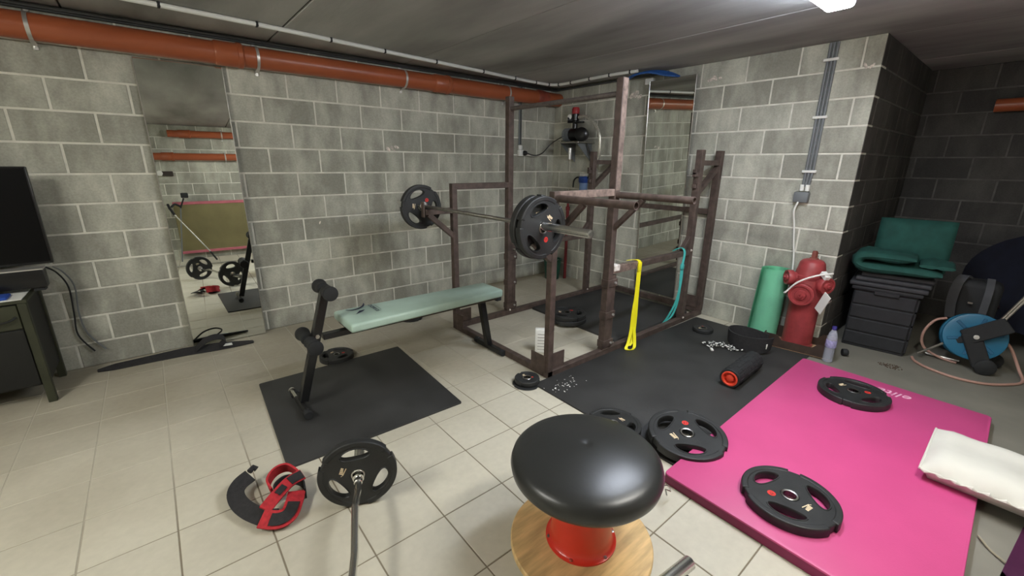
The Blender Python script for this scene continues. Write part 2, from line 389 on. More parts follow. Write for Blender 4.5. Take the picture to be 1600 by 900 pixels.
batten(-2.2, -4.25, 0.60, 0, LAMP_C, 'third batten light on the ceiling, out of frame above the stool', (252,249,240))

# ------------------------------------------------------------------ orange drain pipe on the back wall
pz, py, pr = 2.243, -0.088, 0.076
def drain_pipe(name, label, x0, x1, y, z, r, sockets, clamps, group=None, end=None, wall_y=0.0, sgn=-1):
    t = thing(name, label, 'pipe', (x0, y, z), group=group)
    bm = B(); lathe(bm, [(r, 0), (r, x1-x0)], 40, along((0,0,0), (1,0,0))); part('pipe_run', bm, m_orange, t)
    for s in sockets:
        bm = B(); lathe(bm, [(r+0.001, -0.10), (r+0.008, -0.09), (r+0.008, 0.045), (r+0.013, 0.05), (r+0.013, 0.078), (r+0.006, 0.085), (r+0.001, 0.09)], 40, along((s-x0,0,0), (1,0,0)), close=False); part('socket', bm, m_orange, t)
    for s in clamps:
        bm = B(); n = 24
        pts = [V((s-x0, (r+0.003)*math.cos(PI*k/n-PI/2)*sgn, (r+0.003)*math.sin(PI*k/n-PI/2))) for k in range(n+1)]
        ribbon(bm, pts, (0.010,0,0), 0.003); cl = part('pipe_clamp', bm, m_zinc, t)
        for q in (-1, 1):
            bm = B(); yb = -y+wall_y
            b2(bm, (s-x0-0.014, min(yb-0.004*0, 0), q*(r+0.003)-0.0), (s-x0+0.014, max(yb, 0), q*(r+0.003)+q*0.004)) if False else box(bm, (s-x0, sgn*-0.0+yb+sgn*0.012, q*(r+0.022)), (0.026, 0.006, 0.04), 0.002, 1)
            lathe(bm, [(0.009, 0), (0.009, 0.008), (0.0, 0.010)], 6, along((s-x0, yb+sgn*0.015, q*(r+0.022)), (0, sgn, 0)))
            beam(bm, (s-x0, 0.0+sgn*0.002, q*(r+0.003)), (s-x0, yb+sgn*0.012, q*(r+0.022)), 0.026, 0.003, 0.0)
            d = part('clamp_bolt', bm, m_zinc, cl)
    return t
tpipe = drain_pipe('drain_pipe', 'long orange plastic drain pipe clamped along the top of the back block wall', -6.55, -0.02, py, pz, pr, [-5.9, -3.55, -1.72], [-5.8, -4.58, -3.37, -2.134, -0.867])
bm = B(); lathe(bm, [(pr+0.001, 0), (pr+0.012, 0.02), (pr+0.012, 0.10), (pr+0.005, 0.16), (0.06, 0.22), (0.055, 0.36)], 40, along((-0.42+6.55, 0, 0), (1,0,-0.02))); part('reducer', bm, mat('faded_orange_pipe', (150,72,56), 0.45, var=0.25, scale=9), tpipe)
drain_pipe('drain_pipe', 'upper orange drain pipe on the wall behind, seen in the tall left mirror', -4.15, -1.4, YR+0.085, 2.235, 0.06, [-3.9], [-3.35, -2.2], wall_y=YR, sgn=1)
drain_pipe('drain_pipe', 'lower orange drain pipe on the wall behind, seen in the tall left mirror', -5.2, -1.4, YR+0.085, 1.845, 0.062, [-4.2], [-3.35, -2.2], wall_y=YR, sgn=1)
tr = thing('drain_pipe', 'dim reddish drain pipe high on the dark recess back wall', 'pipe', (XR-0.09, YC-0.5, 2.02))
bm = B(); lathe(bm, [(0.055, 0), (0.055, 2.0)], 28, along((0,0,0), (0,-1,0))); part('pipe_run', bm, m_orange, tr)

# conduits along the wall tops
t = thing('white_conduit', 'thin white cable conduit clipped along the ceiling above the orange pipe', 'conduit', (-3.3, -0.5, CEIL-0.012))
path = smoothpath([(-5.6,-0.66,2.371), (-4.8,-0.62,2.371), (-4.09,-0.585,2.371), (-3.43,-0.545,2.371), (-2.8,-0.475,2.371), (-2.23,-0.41,2.371), (-1.5,-0.34,2.371), (-0.9,-0.27,2.371), (-0.5,-0.24,2.371), (-0.3,-0.27,2.371), (-0.26,-0.45,2.371), (-0.28,-0.8,2.371), (-0.285,-1.137,2.371), (-0.257,-1.40,2.371)], 5)
bm = B(); tube(bm, path, 0.015, 10); part('conduit_run', bm, m_white, t, world=True)
for i in range(3, len(path)-1, 4):
    d = (path[i+1]-path[i]).normalized(); bm = B(); box(bm, path[i]+V((0,0,0.0)), (0.033, 0.033, 0.016), 0.003, 1, rot=frame_from(d)); part('conduit_clip', bm, m_foam, t, world=True)
t = thing('grey_conduit', 'dark grey conduit in the corner between the ceiling and the back wall', 'conduit', (-3, -0.02, 2.362))
bm = B(); tube(bm, [(-6.5,-0.022,2.362), (-0.03,-0.022,2.362)], 0.013, 8); tube(bm, [(-6.5,-0.05,2.37), (-0.03,-0.05,2.37)], 0.012, 8); part('conduit_run', bm, mat('dark_grey_plastic', (70,72,72), 0.5), t, world=True)
t = thing('grey_conduit', 'dark grey conduit in the corner between the ceiling and the right wall', 'conduit', (-0.02, -0.8, 2.362))
bm = B(); tube(bm, [(-0.022,-0.05,2.362), (-0.022,-1.6,2.362)], 0.013, 8); part('conduit_run', bm, MATS['dark_grey_plastic'], t, world=True)
# down-pipe conduit with socket left of the pump, on the back wall
t = thing('wall_socket', 'small wall socket with twin conduits on the back wall behind the rack', 'socket', (-0.6, -0.012, 1.62))
bm = B(); tube(bm, [(-0.612,-0.018,2.35), (-0.612,-0.018,1.7)], 0.009, 8); part('conduit', bm, m_grey, t, world=True)
bm = B(); tube(bm, [(-0.585,-0.018,2.35), (-0.585,-0.018,1.7)], 0.009, 8); part('conduit', bm, MATS['dark_grey_plastic'], t, world=True)
bm = B(); box(bm, (-0.60,-0.025,1.665), (0.055,0.03,0.05), 0.005, 2); part('coupling', bm, m_white, t, world=True)
bm = B(); box(bm, (-0.595,-0.028,1.60), (0.07,0.05,0.075), 0.008, 2); part('socket_box', bm, m_white, t, world=True)
bm = B(); lathe(bm, [(0.028,0),(0.028,0.03),(0.016,0.05)], 16, along((-0.565,-0.05,1.60),(0.6,-0.8,0))); part('plug', bm, m_blackpaint, t, world=True)
bm = B(); tube(bm, smoothpath([(-0.54,-0.085,1.60), (-0.44,-0.10,1.575), (-0.32,-0.12,1.60), (-0.2,-0.16,1.72), (-0.13,-0.28,1.80), (-0.12,-0.40,1.83)], 6), 0.006, 8); o = part('power_cable', bm, m_blackpaint); tag(o, 'black power cable sagging from the wall socket to the pump', 'cable')

# conduit trio and junction box on the right wall
t = thing('conduit_drop', 'three grey conduits dropping from the ceiling down the right wall to a junction box', 'conduit', (-0.02, -2.96, 1.3))
for k, dy in enumerate((-0.024, 0, 0.024)):
    bm = B(); tube(bm, [(-0.016,-2.972+dy,2.38), (-0.016,-2.972+dy,1.45), (-0.016,-2.965+dy*0.8,1.32)], 0.0105, 8); part('conduit', bm, m_grey, t, world=True)
for z in (2.262, 1.852, 1.44):
    bm = B(); box(bm, (-0.018,-2.972,z), (0.03,0.10,0.02), 0.003, 1); part('saddle_clip', bm, m_white, t, world=True)
for dy in (-0.022, 0.018):
    bm = B(); lathe(bm, [(0.016,0),(0.016,0.05)], 12, along((-0.018,-2.96+dy,1.285),(0,0,1))); part('gland', bm, m_white, t, world=True)
bm = B(); box(bm, (-0.03,-2.955,1.235), (0.055,0.105,0.085), 0.008, 2); part('junction_box', bm, m_grey, t, world=True)
bm = B(); tube(bm, smoothpath([(-0.05,-2.945,1.20), (-0.06,-2.93,1.12), (-0.035,-2.945,1.0), (-0.03,-2.965,0.85), (-0.03,-2.985,0.74), (-0.04,-3.0,0.6), (-0.04,-3.0,0.45)], 6), 0.007, 8); o = part('white_cable', bm, m_white); tag(o, 'white cable hanging from the junction box down behind the hydrant', 'cable')

# blue hose bundle at the ceiling above the mirror and a small white box
t = thing('hose_coil', 'flattened blue hose bundle hanging at the ceiling above the narrow mirror', 'hose', (-0.12, -1.5, 2.36))
for k in range(4):
    q = k*0.02
    bm = B(); tube(bm, smoothpath([(-0.14-q,-1.22,2.335-q*0.4), (-0.17-q,-1.34,2.362-q*0.3), (-0.15-q,-1.5,2.368-q*0.3), (-0.10-q,-1.64,2.345-q*0.5), (-0.05-q,-1.74,2.30)], 6), 0.011, 8); part('hose_strand', bm, mat('blue_hose', (42,86,150), 0.4, var=0.1), t, world=True)
bm = B(); box(bm, (-0.03,-1.40,2.30), (0.05,0.09,0.06), 0.006, 2); o = part('junction_box', bm, m_white); tag(o, 'little white junction box under the blue hose near the ceiling', 'box')

# ------------------------------------------------------------------ mirrors
m_mirror = mat('mirror_glass', (232,236,232), 0.0, metal=1.0, var=0)
def mirror(label, corners_xz_to_world, w_, h_, loc, mtx):
    t = thing('wall_mirror', label, 'mirror'); t.matrix_world = mtx
    bm = B(); box(bm, (0,0,h_/2), (w_, 0.004, h_)); part('mirror_glass', bm, m_mirror, t, smooth=0)
    for s in (-1, 1):
        bm = B(); box(bm, (s*(w_/2+0.003), 0.0, h_/2), (0.006, 0.012, h_), 0.001, 1); part('frame_strip', bm, m_satin, t)
    bm = B(); box(bm, (0, 0.0055, h_/2), (w_+0.004, 0.006, h_+0.004), 0.0, 1); part('backing', bm, m_foam, t)
    return t
# left mirror leans slightly back and is turned a little
MA_a, MA_b, MA_d = -0.031, 0.0275, 0.078
n = V((MA_a, -1, MA_b)).normalized(); zz = V((0,0,1)); zz = (zz-n*zz.dot(n)).normalized(); xx = zz.cross(-n)*-1
xx = (-n).cross(zz); R3 = Matrix((xx, -n, zz)).transposed()
mtA = Matrix.Translation((-3.867, -MA_d+0.0, 0.006)) @ R3.to_4x4()
mirror('tall frameless mirror leaning on the back wall left of the bench', None, 0.515, 2.15, None, mtA)
nB = V((-1, 0.029, -0.031)).normalized(); zB = V((0,0,1)); zB = (zB-nB*zB.dot(nB)).normalized(); xB = (-nB).cross(zB)
mtB = Matrix.Translation((-0.022, -1.69, 0.10)) @ Matrix((xB, -nB, zB)).transposed().to_4x4()
mirror('narrow tall mirror on the right wall behind the power rack', None, 0.50, 2.19, None, mtB)

# ------------------------------------------------------------------ pump, filter, pipes in the far corner
t = thing('water_pump', 'black booster pump with red cap on a steel wall bracket in the far corner', 'pump', (-0.15, -0.55, 1.72))
bm = B(); b2(bm, (-0.30,-0.70,1.715), (-0.008,-0.38,1.727), 0.002, 1); part('bracket_shelf', bm, m_satin, t, world=True)
for y in (-0.40, -0.66):
    bm = B(); v = [bm.verts.new(p) for p in ((-0.012,y,1.715), (-0.28,y,1.715), (-0.012,y,1.50))]; f = bm.faces.new(v)
    r = bmesh.ops.extrude_face_region(bm, geom=[f]); bmesh.ops.translate(bm, vec=(0,0.008,0), verts=[e for e in r['geom'] if isinstance(e, bmesh.types.BMVert)]); part('gusset', bm, m_grey, t, world=True)
bm = B(); lathe(bm, [(0.0,-0.13),(0.05,-0.128),(0.07,-0.11),(0.072,0.0),(0.068,0.09),(0.06,0.10)], 24, along((-0.17,-0.50,1.815),(0,1,0))); part('motor', bm, m_blackpaint, t, world=True)
for k in range(7):
    bm = B(); lathe(bm, [(0.071,0),(0.077,0.001),(0.077,0.006),(0.071,0.007)], 24, along((-0.17,-0.47+k*0.014,1.815),(0,1,0)), close=False); part('cooling_fin', bm, m_grey, t, world=True)
bm = B(); lathe(bm, [(0.0,-0.05),(0.055,-0.05),(0.075,-0.035),(0.078,0.03),(0.06,0.045),(0.03,0.05),(0.0,0.05)], 24, along((-0.20,-0.66,1.81),(-0.9,-0.4,0))); part('pump_head', bm, m_blackpaint, t, world=True)
bm = B(); lathe(bm, [(0.03,0),(0.03,0.09),(0.045,0.10),(0.045,0.17),(0.03,0.18),(0.03,0.22)], 20, along((-0.17,-0.52,1.87),(0,0,1))); lathe(bm, [(0.036,0),(0.036,0.07)], 18, along((-0.17,-0.49,1.98),(-0.6,0.6,0))); part('pressure_controller', bm, m_blackpaint, t, world=True)
bm = B(); lathe(bm, [(0.04,0),(0.046,0.012),(0.046,0.055),(0.036,0.075),(0.0,0.08)], 20, along((-0.17,-0.52,2.04),(0,0,1))); part('red_cap', bm, mat('red_cap', (150,44,48), 0.4), t, world=True)
bm = B(); lathe(bm, [(0.0,0),(0.028,0.0),(0.028,0.006),(0.0,0.008)], 20, along((-0.222,-0.475,2.01),(-1,-0.2,0))); part('gauge', bm, m_white, t, world=True)
bm = B(); box(bm, (-0.19,-0.60,1.945), (0.05,0.13,0.02), 0.005, 1); part('handle', bm, m_blackpaint, t, world=True)
bm = B(); lathe(bm, [(0.022,0),(0.022,0.13)], 16, along((-0.27,-0.55,1.53),(0,0,1))); part('outlet_stub', bm, m_zinc, t, world=True)
bm = B(); tube(bm, smoothpath([(-0.20,-0.60,2.0), (-0.20,-0.70,2.0), (-0.20,-0.82,1.94), (-0.19,-0.91,1.80), (-0.18,-0.92,1.62), (-0.15,-0.87,1.42), (-0.12,-0.84,1.30)], 8), 0.018, 10); o = part('braided_hose', bm, mat('braided_steel', (205,202,190), 0.35, metal=0.7, var=0.3, scale=120)); tag(o, 'braided steel hose curving down from the pump', 'hose')
t = thing('water_filter', 'blue and clear water filter housing on the wall below the pump', 'filter', (-0.10, -0.64, 1.12))
bm = B(); lathe(bm, [(0.0,1.335),(0.05,1.335),(0.062,1.32),(0.062,1.27),(0.055,1.26)], 24, Matrix.Translation((-0.10,-0.64,0))); part('filter_head', bm, mat('blue_plastic', (30,66,138), 0.35), t, world=True)
bm = B(); lathe(bm, [(0.05,1.262),(0.05,1.09),(0.04,1.06),(0.0,1.055)], 24, Matrix.Translation((-0.10,-0.64,0))); part('filter_bowl', bm, mat('blue_clear_bowl', (118,146,190), 0.12, var=0.1, coat=0.5), t, world=True)
bm = B(); b2(bm, (-0.14,-0.67,1.335), (-0.06,-0.60,1.37), 0.006, 1); part('filter_mount', bm, m_white, t, world=True)
bm = B(); tube(bm, smoothpath([(-0.10,-0.58,1.31), (-0.11,-0.54,1.32), (-0.12,-0.50,1.28), (-0.12,-0.49,1.2)], 6), 0.010, 8); part('filter_hose', bm, m_blackpaint, t, world=True)
bm = B(); tube(bm, smoothpath([(-0.10,-0.69,1.31), (-0.10,-0.735,1.36), (-0.09,-0.745,1.5), (-0.10,-0.70,1.62), (-0.12,-0.66,1.72)], 6), 0.010, 8); part('feed_hose', bm, m_blackpaint, t, world=True)
t = thing('red_standpipe', 'thin dark red pipe rising from the floor in the far corner', 'pipe', (-0.09, -0.39, 0))
bm = B(); lathe(bm, [(0.02,0.0),(0.02,0.9),(0.026,0.905),(0.026,0.95),(0.015,0.955),(0.015,1.12)], 16, Matrix.Translation((-0.085,-0.385,0))); part('pipe_run', bm, mat('dark_red_paint', (120,34,38), 0.5, var=0.2), t, world=True)
bm = B(); lathe(bm, [(0.028,0.0),(0.028,0.035)], 16, Matrix.Translation((-0.085,-0.385,0.62))); part('coupling', bm, MATS['dark_red_paint'], t, world=True)
t = thing('bucket', 'dark green plastic bucket on the floor in the far corner', 'bucket', (-0.225, -0.285, 0))
bm = B(); lathe(bm, [(0.0,0.004),(0.088,0.0),(0.092,0.006),(0.115,0.25),(0.123,0.252),(0.123,0.27),(0.113,0.268),(0.088,0.012),(0.0,0.012)], 28, None, close=False); part('pail', bm, mat('green_plastic', (24,74,58), 0.4, var=0.1), t)
bm = B(); pts = [V((0.118*math.cos(a), 0.118*math.sin(a)*0.5-0.06*math.sin(a), 0.255-0.03*math.sin(a))) for a in [PI*k/16 for k in range(17)]]; tube(bm, pts, 0.003, 6); part('bail_handle', bm, m_satin, t)

# ------------------------------------------------------------------ the welded power rack
XP, XT, XR1, XR2 = -2.20, -1.586, -0.40, -0.045   # short posts, tall posts, end unit posts
YA, YB = -1.025, -2.235                            # far side, near side
T = 0.05
t = rack = thing('power_rack', 'home-welded brown steel power rack with chin-up bar and dip bars', 'power rack', ((XP+XR2)/2, (YA+YB)/2, 0))
def rp(name, bm, m=m_rust, parent=None, label=None): return part(name, bm, m, parent or rack, world=True, label=label)
for y in (YA, YB):
    bm = B(); beam(bm, (XP-T/2, y, T/2), (XR2+T/2, y, T/2), T); rp('floor_rail', bm)
bm = B(); beam(bm, (XP, YA-T/2, T/2), (XP, YB+T/2, T/2), T); rp('floor_rail', bm)
bm = B(); beam(bm, (XR2, YA-T/2, T/2+0.03), (XR2, YB+T/2, T/2+0.03), T); rp('floor_rail', bm)
for y, s in ((YA, -1), (YB, 1)):
    bm = B(); beam(bm, (XP, y, 0), (XP, y, 1.31), T); rp('short_post', bm)
    bm = B(); beam(bm, (XP+T/2, y, 1.285), (XT-T/2, y, 1.285), T, up=V((0,1,0))); rp('top_rail', bm, m_raw if y == YB else m_rust, label='worn bare steel rail' if y == YB else None)
    bm = B(); beam(bm, (XT, y, T), (XT, y, 2.045), 0.058); p = rp('tall_post', bm)
    if y == YB:
        bm = B(); b2(bm, (XT-0.025, y-0.0305, 1.30), (XT+0.025, y-0.029, 2.04)); rp('worn_face', bm, m_raw, p)
    # sliding foot tube with bolts and collars
    bm = B(); beam(bm, (XT+0.056*s*0+0.0, y-0.056*s*0, T), (XT, y, T+0.01), 0.062); rp('post_foot', bm)
    bm = B(); beam(bm, (XT+0.055, y, T), (XT+0.055, y, 0.66), 0.045); p = rp('support_tube', bm)
    for z in (0.10, 0.34, 0.60):
        bm = B(); b2(bm, (XT-0.034, y-0.034, z-0.03), (XT+0.084, y+0.034, z+0.03), 0.003, 1); q = rp('collar', bm)
        bm = B(); lathe(bm, [(0.010,0),(0.010,0.012),(0,0.014)], 6, along((XT+0.05, y-0.034, z), (0,-1,0))); rp('bolt', bm, m_zinc, q)
    # bar cradle
    zc = 1.095
    bm = B(); beam(bm, (XP-T/2, y, zc-0.01), (XP-0.28, y, zc-0.01), 0.045, up=V((0,1,0))); p = rp('cradle_arm', bm)
    bm = B(); b2(bm, (XP-0.30, y-0.022, zc-0.05), (XP-0.288, y+0.022, zc+0.075), 0.002, 1); rp('cradle_lip', bm, m_rust, p)
    bm = B(); b2(bm, (XP-0.225, y-0.022, zc+0.012), (XP-0.20, y+0.022, zc+0.035), 0.002, 1); rp('cradle_stop', bm, m_rust, p)
    bm = B(); beam(bm, (XP-0.25, y, zc-0.03), (XP-0.01, y, 0.865), 0.042); rp('cradle_brace', bm)
    # corner gusset plate
    bm = B(); b2(bm, (XP+0.025, y-0.004, T), (XP+0.16, y+0.004, 0.17)); rp('corner_plate', bm)
    bm = B(); b2(bm, (XP-0.026, y+s*0.145*(1 if y==YB else 1)-0.06*s-0.06, T) if False else (XP-0.030, min(y, y+s*0.15), 0.04), (XP-0.022, max(y, y+s*0.15), 0.165)); rp('corner_plate', bm)
    # safety rail
    bm = B(); beam(bm, (XT+T/2, y, 0.70), (XR1-T/2, y, 0.70), T, up=V((0,1,0))); p = rp('safety_rail', bm)
    if y == YB:
        bm = B(); b2(bm, (XT+0.028, y-0.027, 0.671), (XT+0.36, y+0.0, 0.729), 0.002, 1); rp('worn_face', bm, m_raw, p)
        bm = B(); b2(bm, (XT+0.032, y-0.034, 0.69), (XT+0.10, y+0.03, 0.739), 0.003, 1); rp('tape_wrap', bm, mat('tape', (222,214,206), 0.6, var=0.2, scale=50), p)
    bm = B(); beam(bm, (XR1-0.02, y, 0.84), (XR1-0.13, y, 0.725), 0.04); rp('safety_brace', bm)
    # end unit
    for x in (XR1, XR2):
        yy_ = y-(0.045 if (y == YA and x == XR2) else 0); bm = B(); beam(bm, (x, yy_, T), (x, yy_, 1.61), 0.058); rp('end_post', bm)
    bm = B(); beam(bm, (XR1+T/2, y, 1.50), (XR2-T/2, y, 1.50), 0.045, up=V((0,1,0))); rp('end_tie', bm)
    bm = B(); beam(bm, (XR1+0.02, y, 1.24), (XR2-0.02, y, 1.46), 0.045, up=V((0,1,0))); rp('end_brace', bm)
    for z, l in ((1.40, 0.05), (1.30, 0.035)):
        bm = B(); b2(bm, (XR1-T/2-l, y-0.018, z-0.02), (XR1-T/2, y+0.018, z+0.02), 0.004, 1)
        if l == 0.05: b2(bm, (XR1-T/2-l, y-0.018, z), (XR1-T/2-l+0.012, y+0.018, z+0.045), 0.004, 1)
        rp('hook_stub', bm)
    bm = B(); b2(bm, (XR2-0.035, min(y, y+s*0.17), T+0.03), (XR2-0.027, max(y, y+s*0.17), 0.20)); rp('corner_plate', bm)
for z in (1.05,):
    bm = B(); beam(bm, (XR2, YA-T/2, z), (XR2, YB+T/2, z), T); rp('back_rail', bm)
bm = B(); tube(bm, [(XT, YA-0.02, 1.945), (XT, YB+0.02, 1.945)], 0.019, 16); rp('chin_up_bar', bm, mat('worn_grey_steel', (112,104,100), 0.4, metal=0.5, var=0.15, scale=30))
for x in (XP+0.0, XT+0.0):
    bm = B(); n = 20
    lathe(bm, [(0.0235,0),(0.0235,0.585),(0.0195,0.585),(0.0195,0.05)], n, along((x+0.0, YB-0.03, 1.268), (0,-1,0.0)), close=False); p = rp('dip_bar', bm)
    bm = B(); beam(bm, (x, YB-T/2, 1.03), (x, YB-0.25, 1.25), 0.035); rp('dip_brace', bm)
for p_ in ((XT,YB+0.03,0.06),(XR1,YA-0.028,0.06),(XR1,YA-0.03,0.70),(XP,YA-0.03,0.05),(XT,YA-0.03,0.055),(XR1,YB-0.03,0.055),(XT+0.03,YB-0.028,1.28),(XR1-0.01,YB-0.03,0.72)):
    bm = B(); bmesh.ops.create_icosphere(bm, subdivisions=1, radius=0.012, matrix=Matrix.Translation(p_)); rp('weld_spot', bm, m_weld)

# ------------------------------------------------------------------ weight plates
def build_plate(label, R_=0.19, th=0.042, hub=0.0255, small=False, dots=True, hubw=0.008):
    t = thing('weight_plate', label, 'weight plate')
    loops = [ring2(R_*0.955, 72), ring2(hub+hubw, 32)]
    if not small:
        for k in range(3):
            a = PI/2+k*2*PI/3; lp = []
            # lens-shaped hand hole
            for j in range(28):
                u = 2*PI*j/28; px, py = 0.40*R_*math.cos(u), 0.125*R_*math.sin(u)*(1 if math.sin(u) > 0 else 1.45)
                rr = R_*0.665+py; ang = a-px/(R_*0.66)*0.93
                lp.append((rr*math.cos(ang), rr*math.sin(ang)))
            loops.append(lp)
    me = curve_mesh('plate_body', loops, th*0.9, min(0.006, th*0.2)); link('plate_body', me, t, m_rubber)
    # raised rim in three arcs with gaps between
    n = 3
    for k in range(n):
        a0, a1 = PI/2+k*2*PI/n-0.92, PI/2+k*2*PI/n+0.92
        ro, ri = R_, R_*0.85
        outer = [(ro*math.cos(a0+(a1-a0)*j/22), ro*math.sin(a0+(a1-a0)*j/22)) for j in range(23)]
        inner = [(ri*math.cos(a1-(a1-a0)*j/22), ri*math.sin(a1-(a1-a0)*j/22)) for j in range(23)]
        link('rim_segment', curve_mesh('rim_segment', [outer+inner], th*1.06, min(0.006, th*0.2)), t, m_rubber)
    if not small:
        for k in range(3):   # moulded lip round each hand hole
            a = PI/2+k*2*PI/3; pts = []
            for j in range(28):
                u = 2*PI*j/28; px, py = 0.425*R_*math.cos(u), 0.142*R_*math.sin(u)*(1 if math.sin(u) > 0 else 1.42)
                rr = R_*0.665+py; ang = a-px/(R_*0.66)*0.93
                pts.append(V((rr*math.cos(ang), rr*math.sin(ang), th*0.45)))
            bm = B(); tube(bm, pts, 0.0035, 6, closed=True); part('grip_lip', bm, m_rubber, t)
    bm = B(); h = th*0.47
    lathe(bm, [(hub, -h), (hub+hubw, -h), (hub+hubw, h), (hub+hubw*0.7, h+0.0015), (hub, h)], 32, None, close=False)
    bm.faces.ensure_lookup_table()
    part('hub_ring', bm, m_satin, t)
    if dots:
        z = th*0.45
        bm = B(); lathe(bm, [(0.0,z+0.0008),(R_*0.088,z+0.0008),(R_*0.088,z-0.001)], 20, Matrix.Translation((R_*0.40*math.cos(PI*1.5+0.0), R_*0.40*math.sin(PI*1.5), 0)), close=False); d = part('weight_disc', bm, m_red, t)
        me = text_mesh('15' if not small else '5', R_*0.11, 0.0003); o = link('weight_number', me, d, m_foam, 0); o.location = (0, -R_*0.40, z+0.0012)
        a = PI/6
        bm = B()
        # cream maker's mark: a block of strokes with a tail
        for q in range(4): box(bm, ((q-1.5)*0.010, 0.002*q, z+0.0006), (0.0075, 0.019-0.002*q, 0.0008))
        box(bm, (0.0, -0.011, z+0.0006), (0.044, 0.004, 0.0008)); box(bm, (-0.026, -0.008, z+0.0006), (0.012, 0.0025, 0.0008), rot=Matrix.Rotation(-0.5, 3, 'Z'))
        bmesh.ops.transform(bm, matrix=Matrix.Translation((R_*0.42*math.cos(a), R_*0.42*math.sin(a), 0)) @ Matrix.Rotation(a-PI/2, 4, 'Z') @ Matrix.Scale(R_/0.19*0.95, 4, (1,0,0)), verts=bm.verts)
        part('printed_mark', bm, m_cream, t)
    return t
G = 'rubber weight plates with three grips'
pl = build_plate('large black three-grip plate lying across the corner of the pink mat, nearest the black stool')
def lay(o, hub, tilt=(0,0), spin=0.0):
    o.rotation_euler = (tilt[0], tilt[1], spin); o.location = hub
pl['group'] = G; lay(pl, (-2.155,-3.272,0.063), (math.radians(-5.5), math.radians(0)), math.radians(127)); pl.scale = (1.07,)*3
plB = dup(pl, (-2.243,-3.80,0.0735), (0,0,math.radians(-137)), 'black three-grip plate lying flat on the pink mat at the bottom, nearest the camera', scale=1.0)
plC = dup(pl, (-0.90,-3.725,0.0735), (0,0,math.radians(33)), 'black three-grip plate flat on the pink mat beside the white lettering', scale=1.0)
plD2 = dup(pl, (-1.275,-1.56,0.0425), (0,0,math.radians(40)), 'lower of two stacked black plates lying inside the power rack', scale=0.93)
plD = dup(pl, (-1.27,-1.55,0.082), (math.radians(0),math.radians(0),math.radians(100)), 'upper of two stacked black plates lying inside the power rack', scale=0.93)
plE = dup(pl, (-2.345,-2.93,0.030), (0,0,math.radians(-40)), 'black plate on the large mat mostly hidden behind the round stool', scale=(0.82,0.82,0.8))
plF = dup(pl, (-3.283,-0.99,0.0205), (0,0,math.radians(80)), 'small black plate on the tiles beyond the bench mat, beside the leg roller', scale=(0.66,0.66,0.9))
plG = dup(pl, (-2.42,-0.53,0.0165), (0,0,math.radians(20)), 'small black plate on the tiles behind the bench, by the back wall', scale=(0.6,0.6,0.75))
# plates on the racked barbell (axis along y)
BX, BZ = -2.447, 1.128
bar1 = dup(pl, (BX,-2.335,BZ-0.011), (math.radians(90),math.radians(-62),0), 'inner black plate on the near end of the racked barbell', scale=1.0)
bar2 = dup(pl, (BX,-2.381,BZ-0.011), (math.radians(90),math.radians(-18),0), 'outer black plate on the near end of the racked barbell, facing the camera', scale=0.97)
bar3 = dup(pl, (BX,-0.905,BZ-0.011), (math.radians(90),math.radians(-140),0), 'black plate on the far end of the racked barbell, near the back wall', scale=0.97)
# small plates
ps = build_plate('small round black plate on the tiles at the foot of the near short rack post', 0.088, 0.034, 0.0255, small=True, hubw=0.006)
ps['group'] = 'small change plates'; ps.location = (-2.372,-2.205,0.026); ps.rotation_euler = (0,0,1.0)
o = dup(ps, (-0.475,-2.51,0.029), (0,0,2.2), 'small round black plate alone near the far edge of the large black mat')
o = dup(ps, (-2.385,-2.215,0.004), (0,0,0.2), 'thin black disc lying under the small plate by the near short post', scale=(1.12,1.12,0.16))

# ------------------------------------------------------------------ racked barbell
t = thing('barbell', 'straight steel barbell resting in the rack cradles above the bench', 'barbell', (BX, -1.60, BZ))
bm = B(); tube(bm, [(BX,-0.95,BZ), (BX,-2.295,BZ)], 0.014, 16); part('shaft', bm, mat('dull_steel', (142,138,132), 0.36, metal=0.85, var=0.1, scale=40), t, world=True)
for y0, s in ((-0.945, 1), (-2.298, -1)):
    bm = B(); lathe(bm, [(0.0135,-0.02),(0.035,-0.015),(0.037,0.0),(0.037,0.012),(0.0247,0.014),(0.0247,0.445),(0.023,0.458),(0.0,0.46)], 28, along((BX,y0,BZ),(0,s,0))); sl = part('sleeve', bm, m_chrome, t, world=True)
    bm = B(); lathe(bm, [(0.012,0.4602),(0.012,0.4615),(0,0.4615)], 16, along((BX,y0,BZ),(0,s,0))); part('end_cap', bm, m_satin, sl, world=True)

# ------------------------------------------------------------------ bench
t = bench = thing('weight_bench', 'flat weight bench with pale green pad and black leg-curl rollers', 'bench', (-2.85, -1.585, 0))
m_pad = mat('pale_green_vinyl', (168,192,178), 0.36, var=0.08, scale=5, bump=0.06, bscale=90)
zt = 0.535; x0, x1, yw = -3.395, -2.20, 0.165
bm = B(); b2(bm, (x0, -1.585-yw, zt-0.056), (x1, -1.585+yw, zt), 0.018, 4)
for v in bm.verts:
    q = max(0, (v.co.x-(x1-0.16))/0.16); 
    if q > 0: v.co.y = -1.585+(v.co.y+1.585)*(1-0.22*q*q)
    if v.co.z > zt-0.03: v.co.z += 0.006*math.cos((v.co.y+1.585)/yw*1.4)
part('pad', bm, m_pad, bench, world=True)
bm = B(); b2(bm, (x0+0.02, -1.585-yw+0.05, zt-0.074), (x1-0.05, -1.585+yw-0.03, zt-0.062)); part('pad_board', bm, mat('board', (60,52,44), 0.8), bench, world=True)
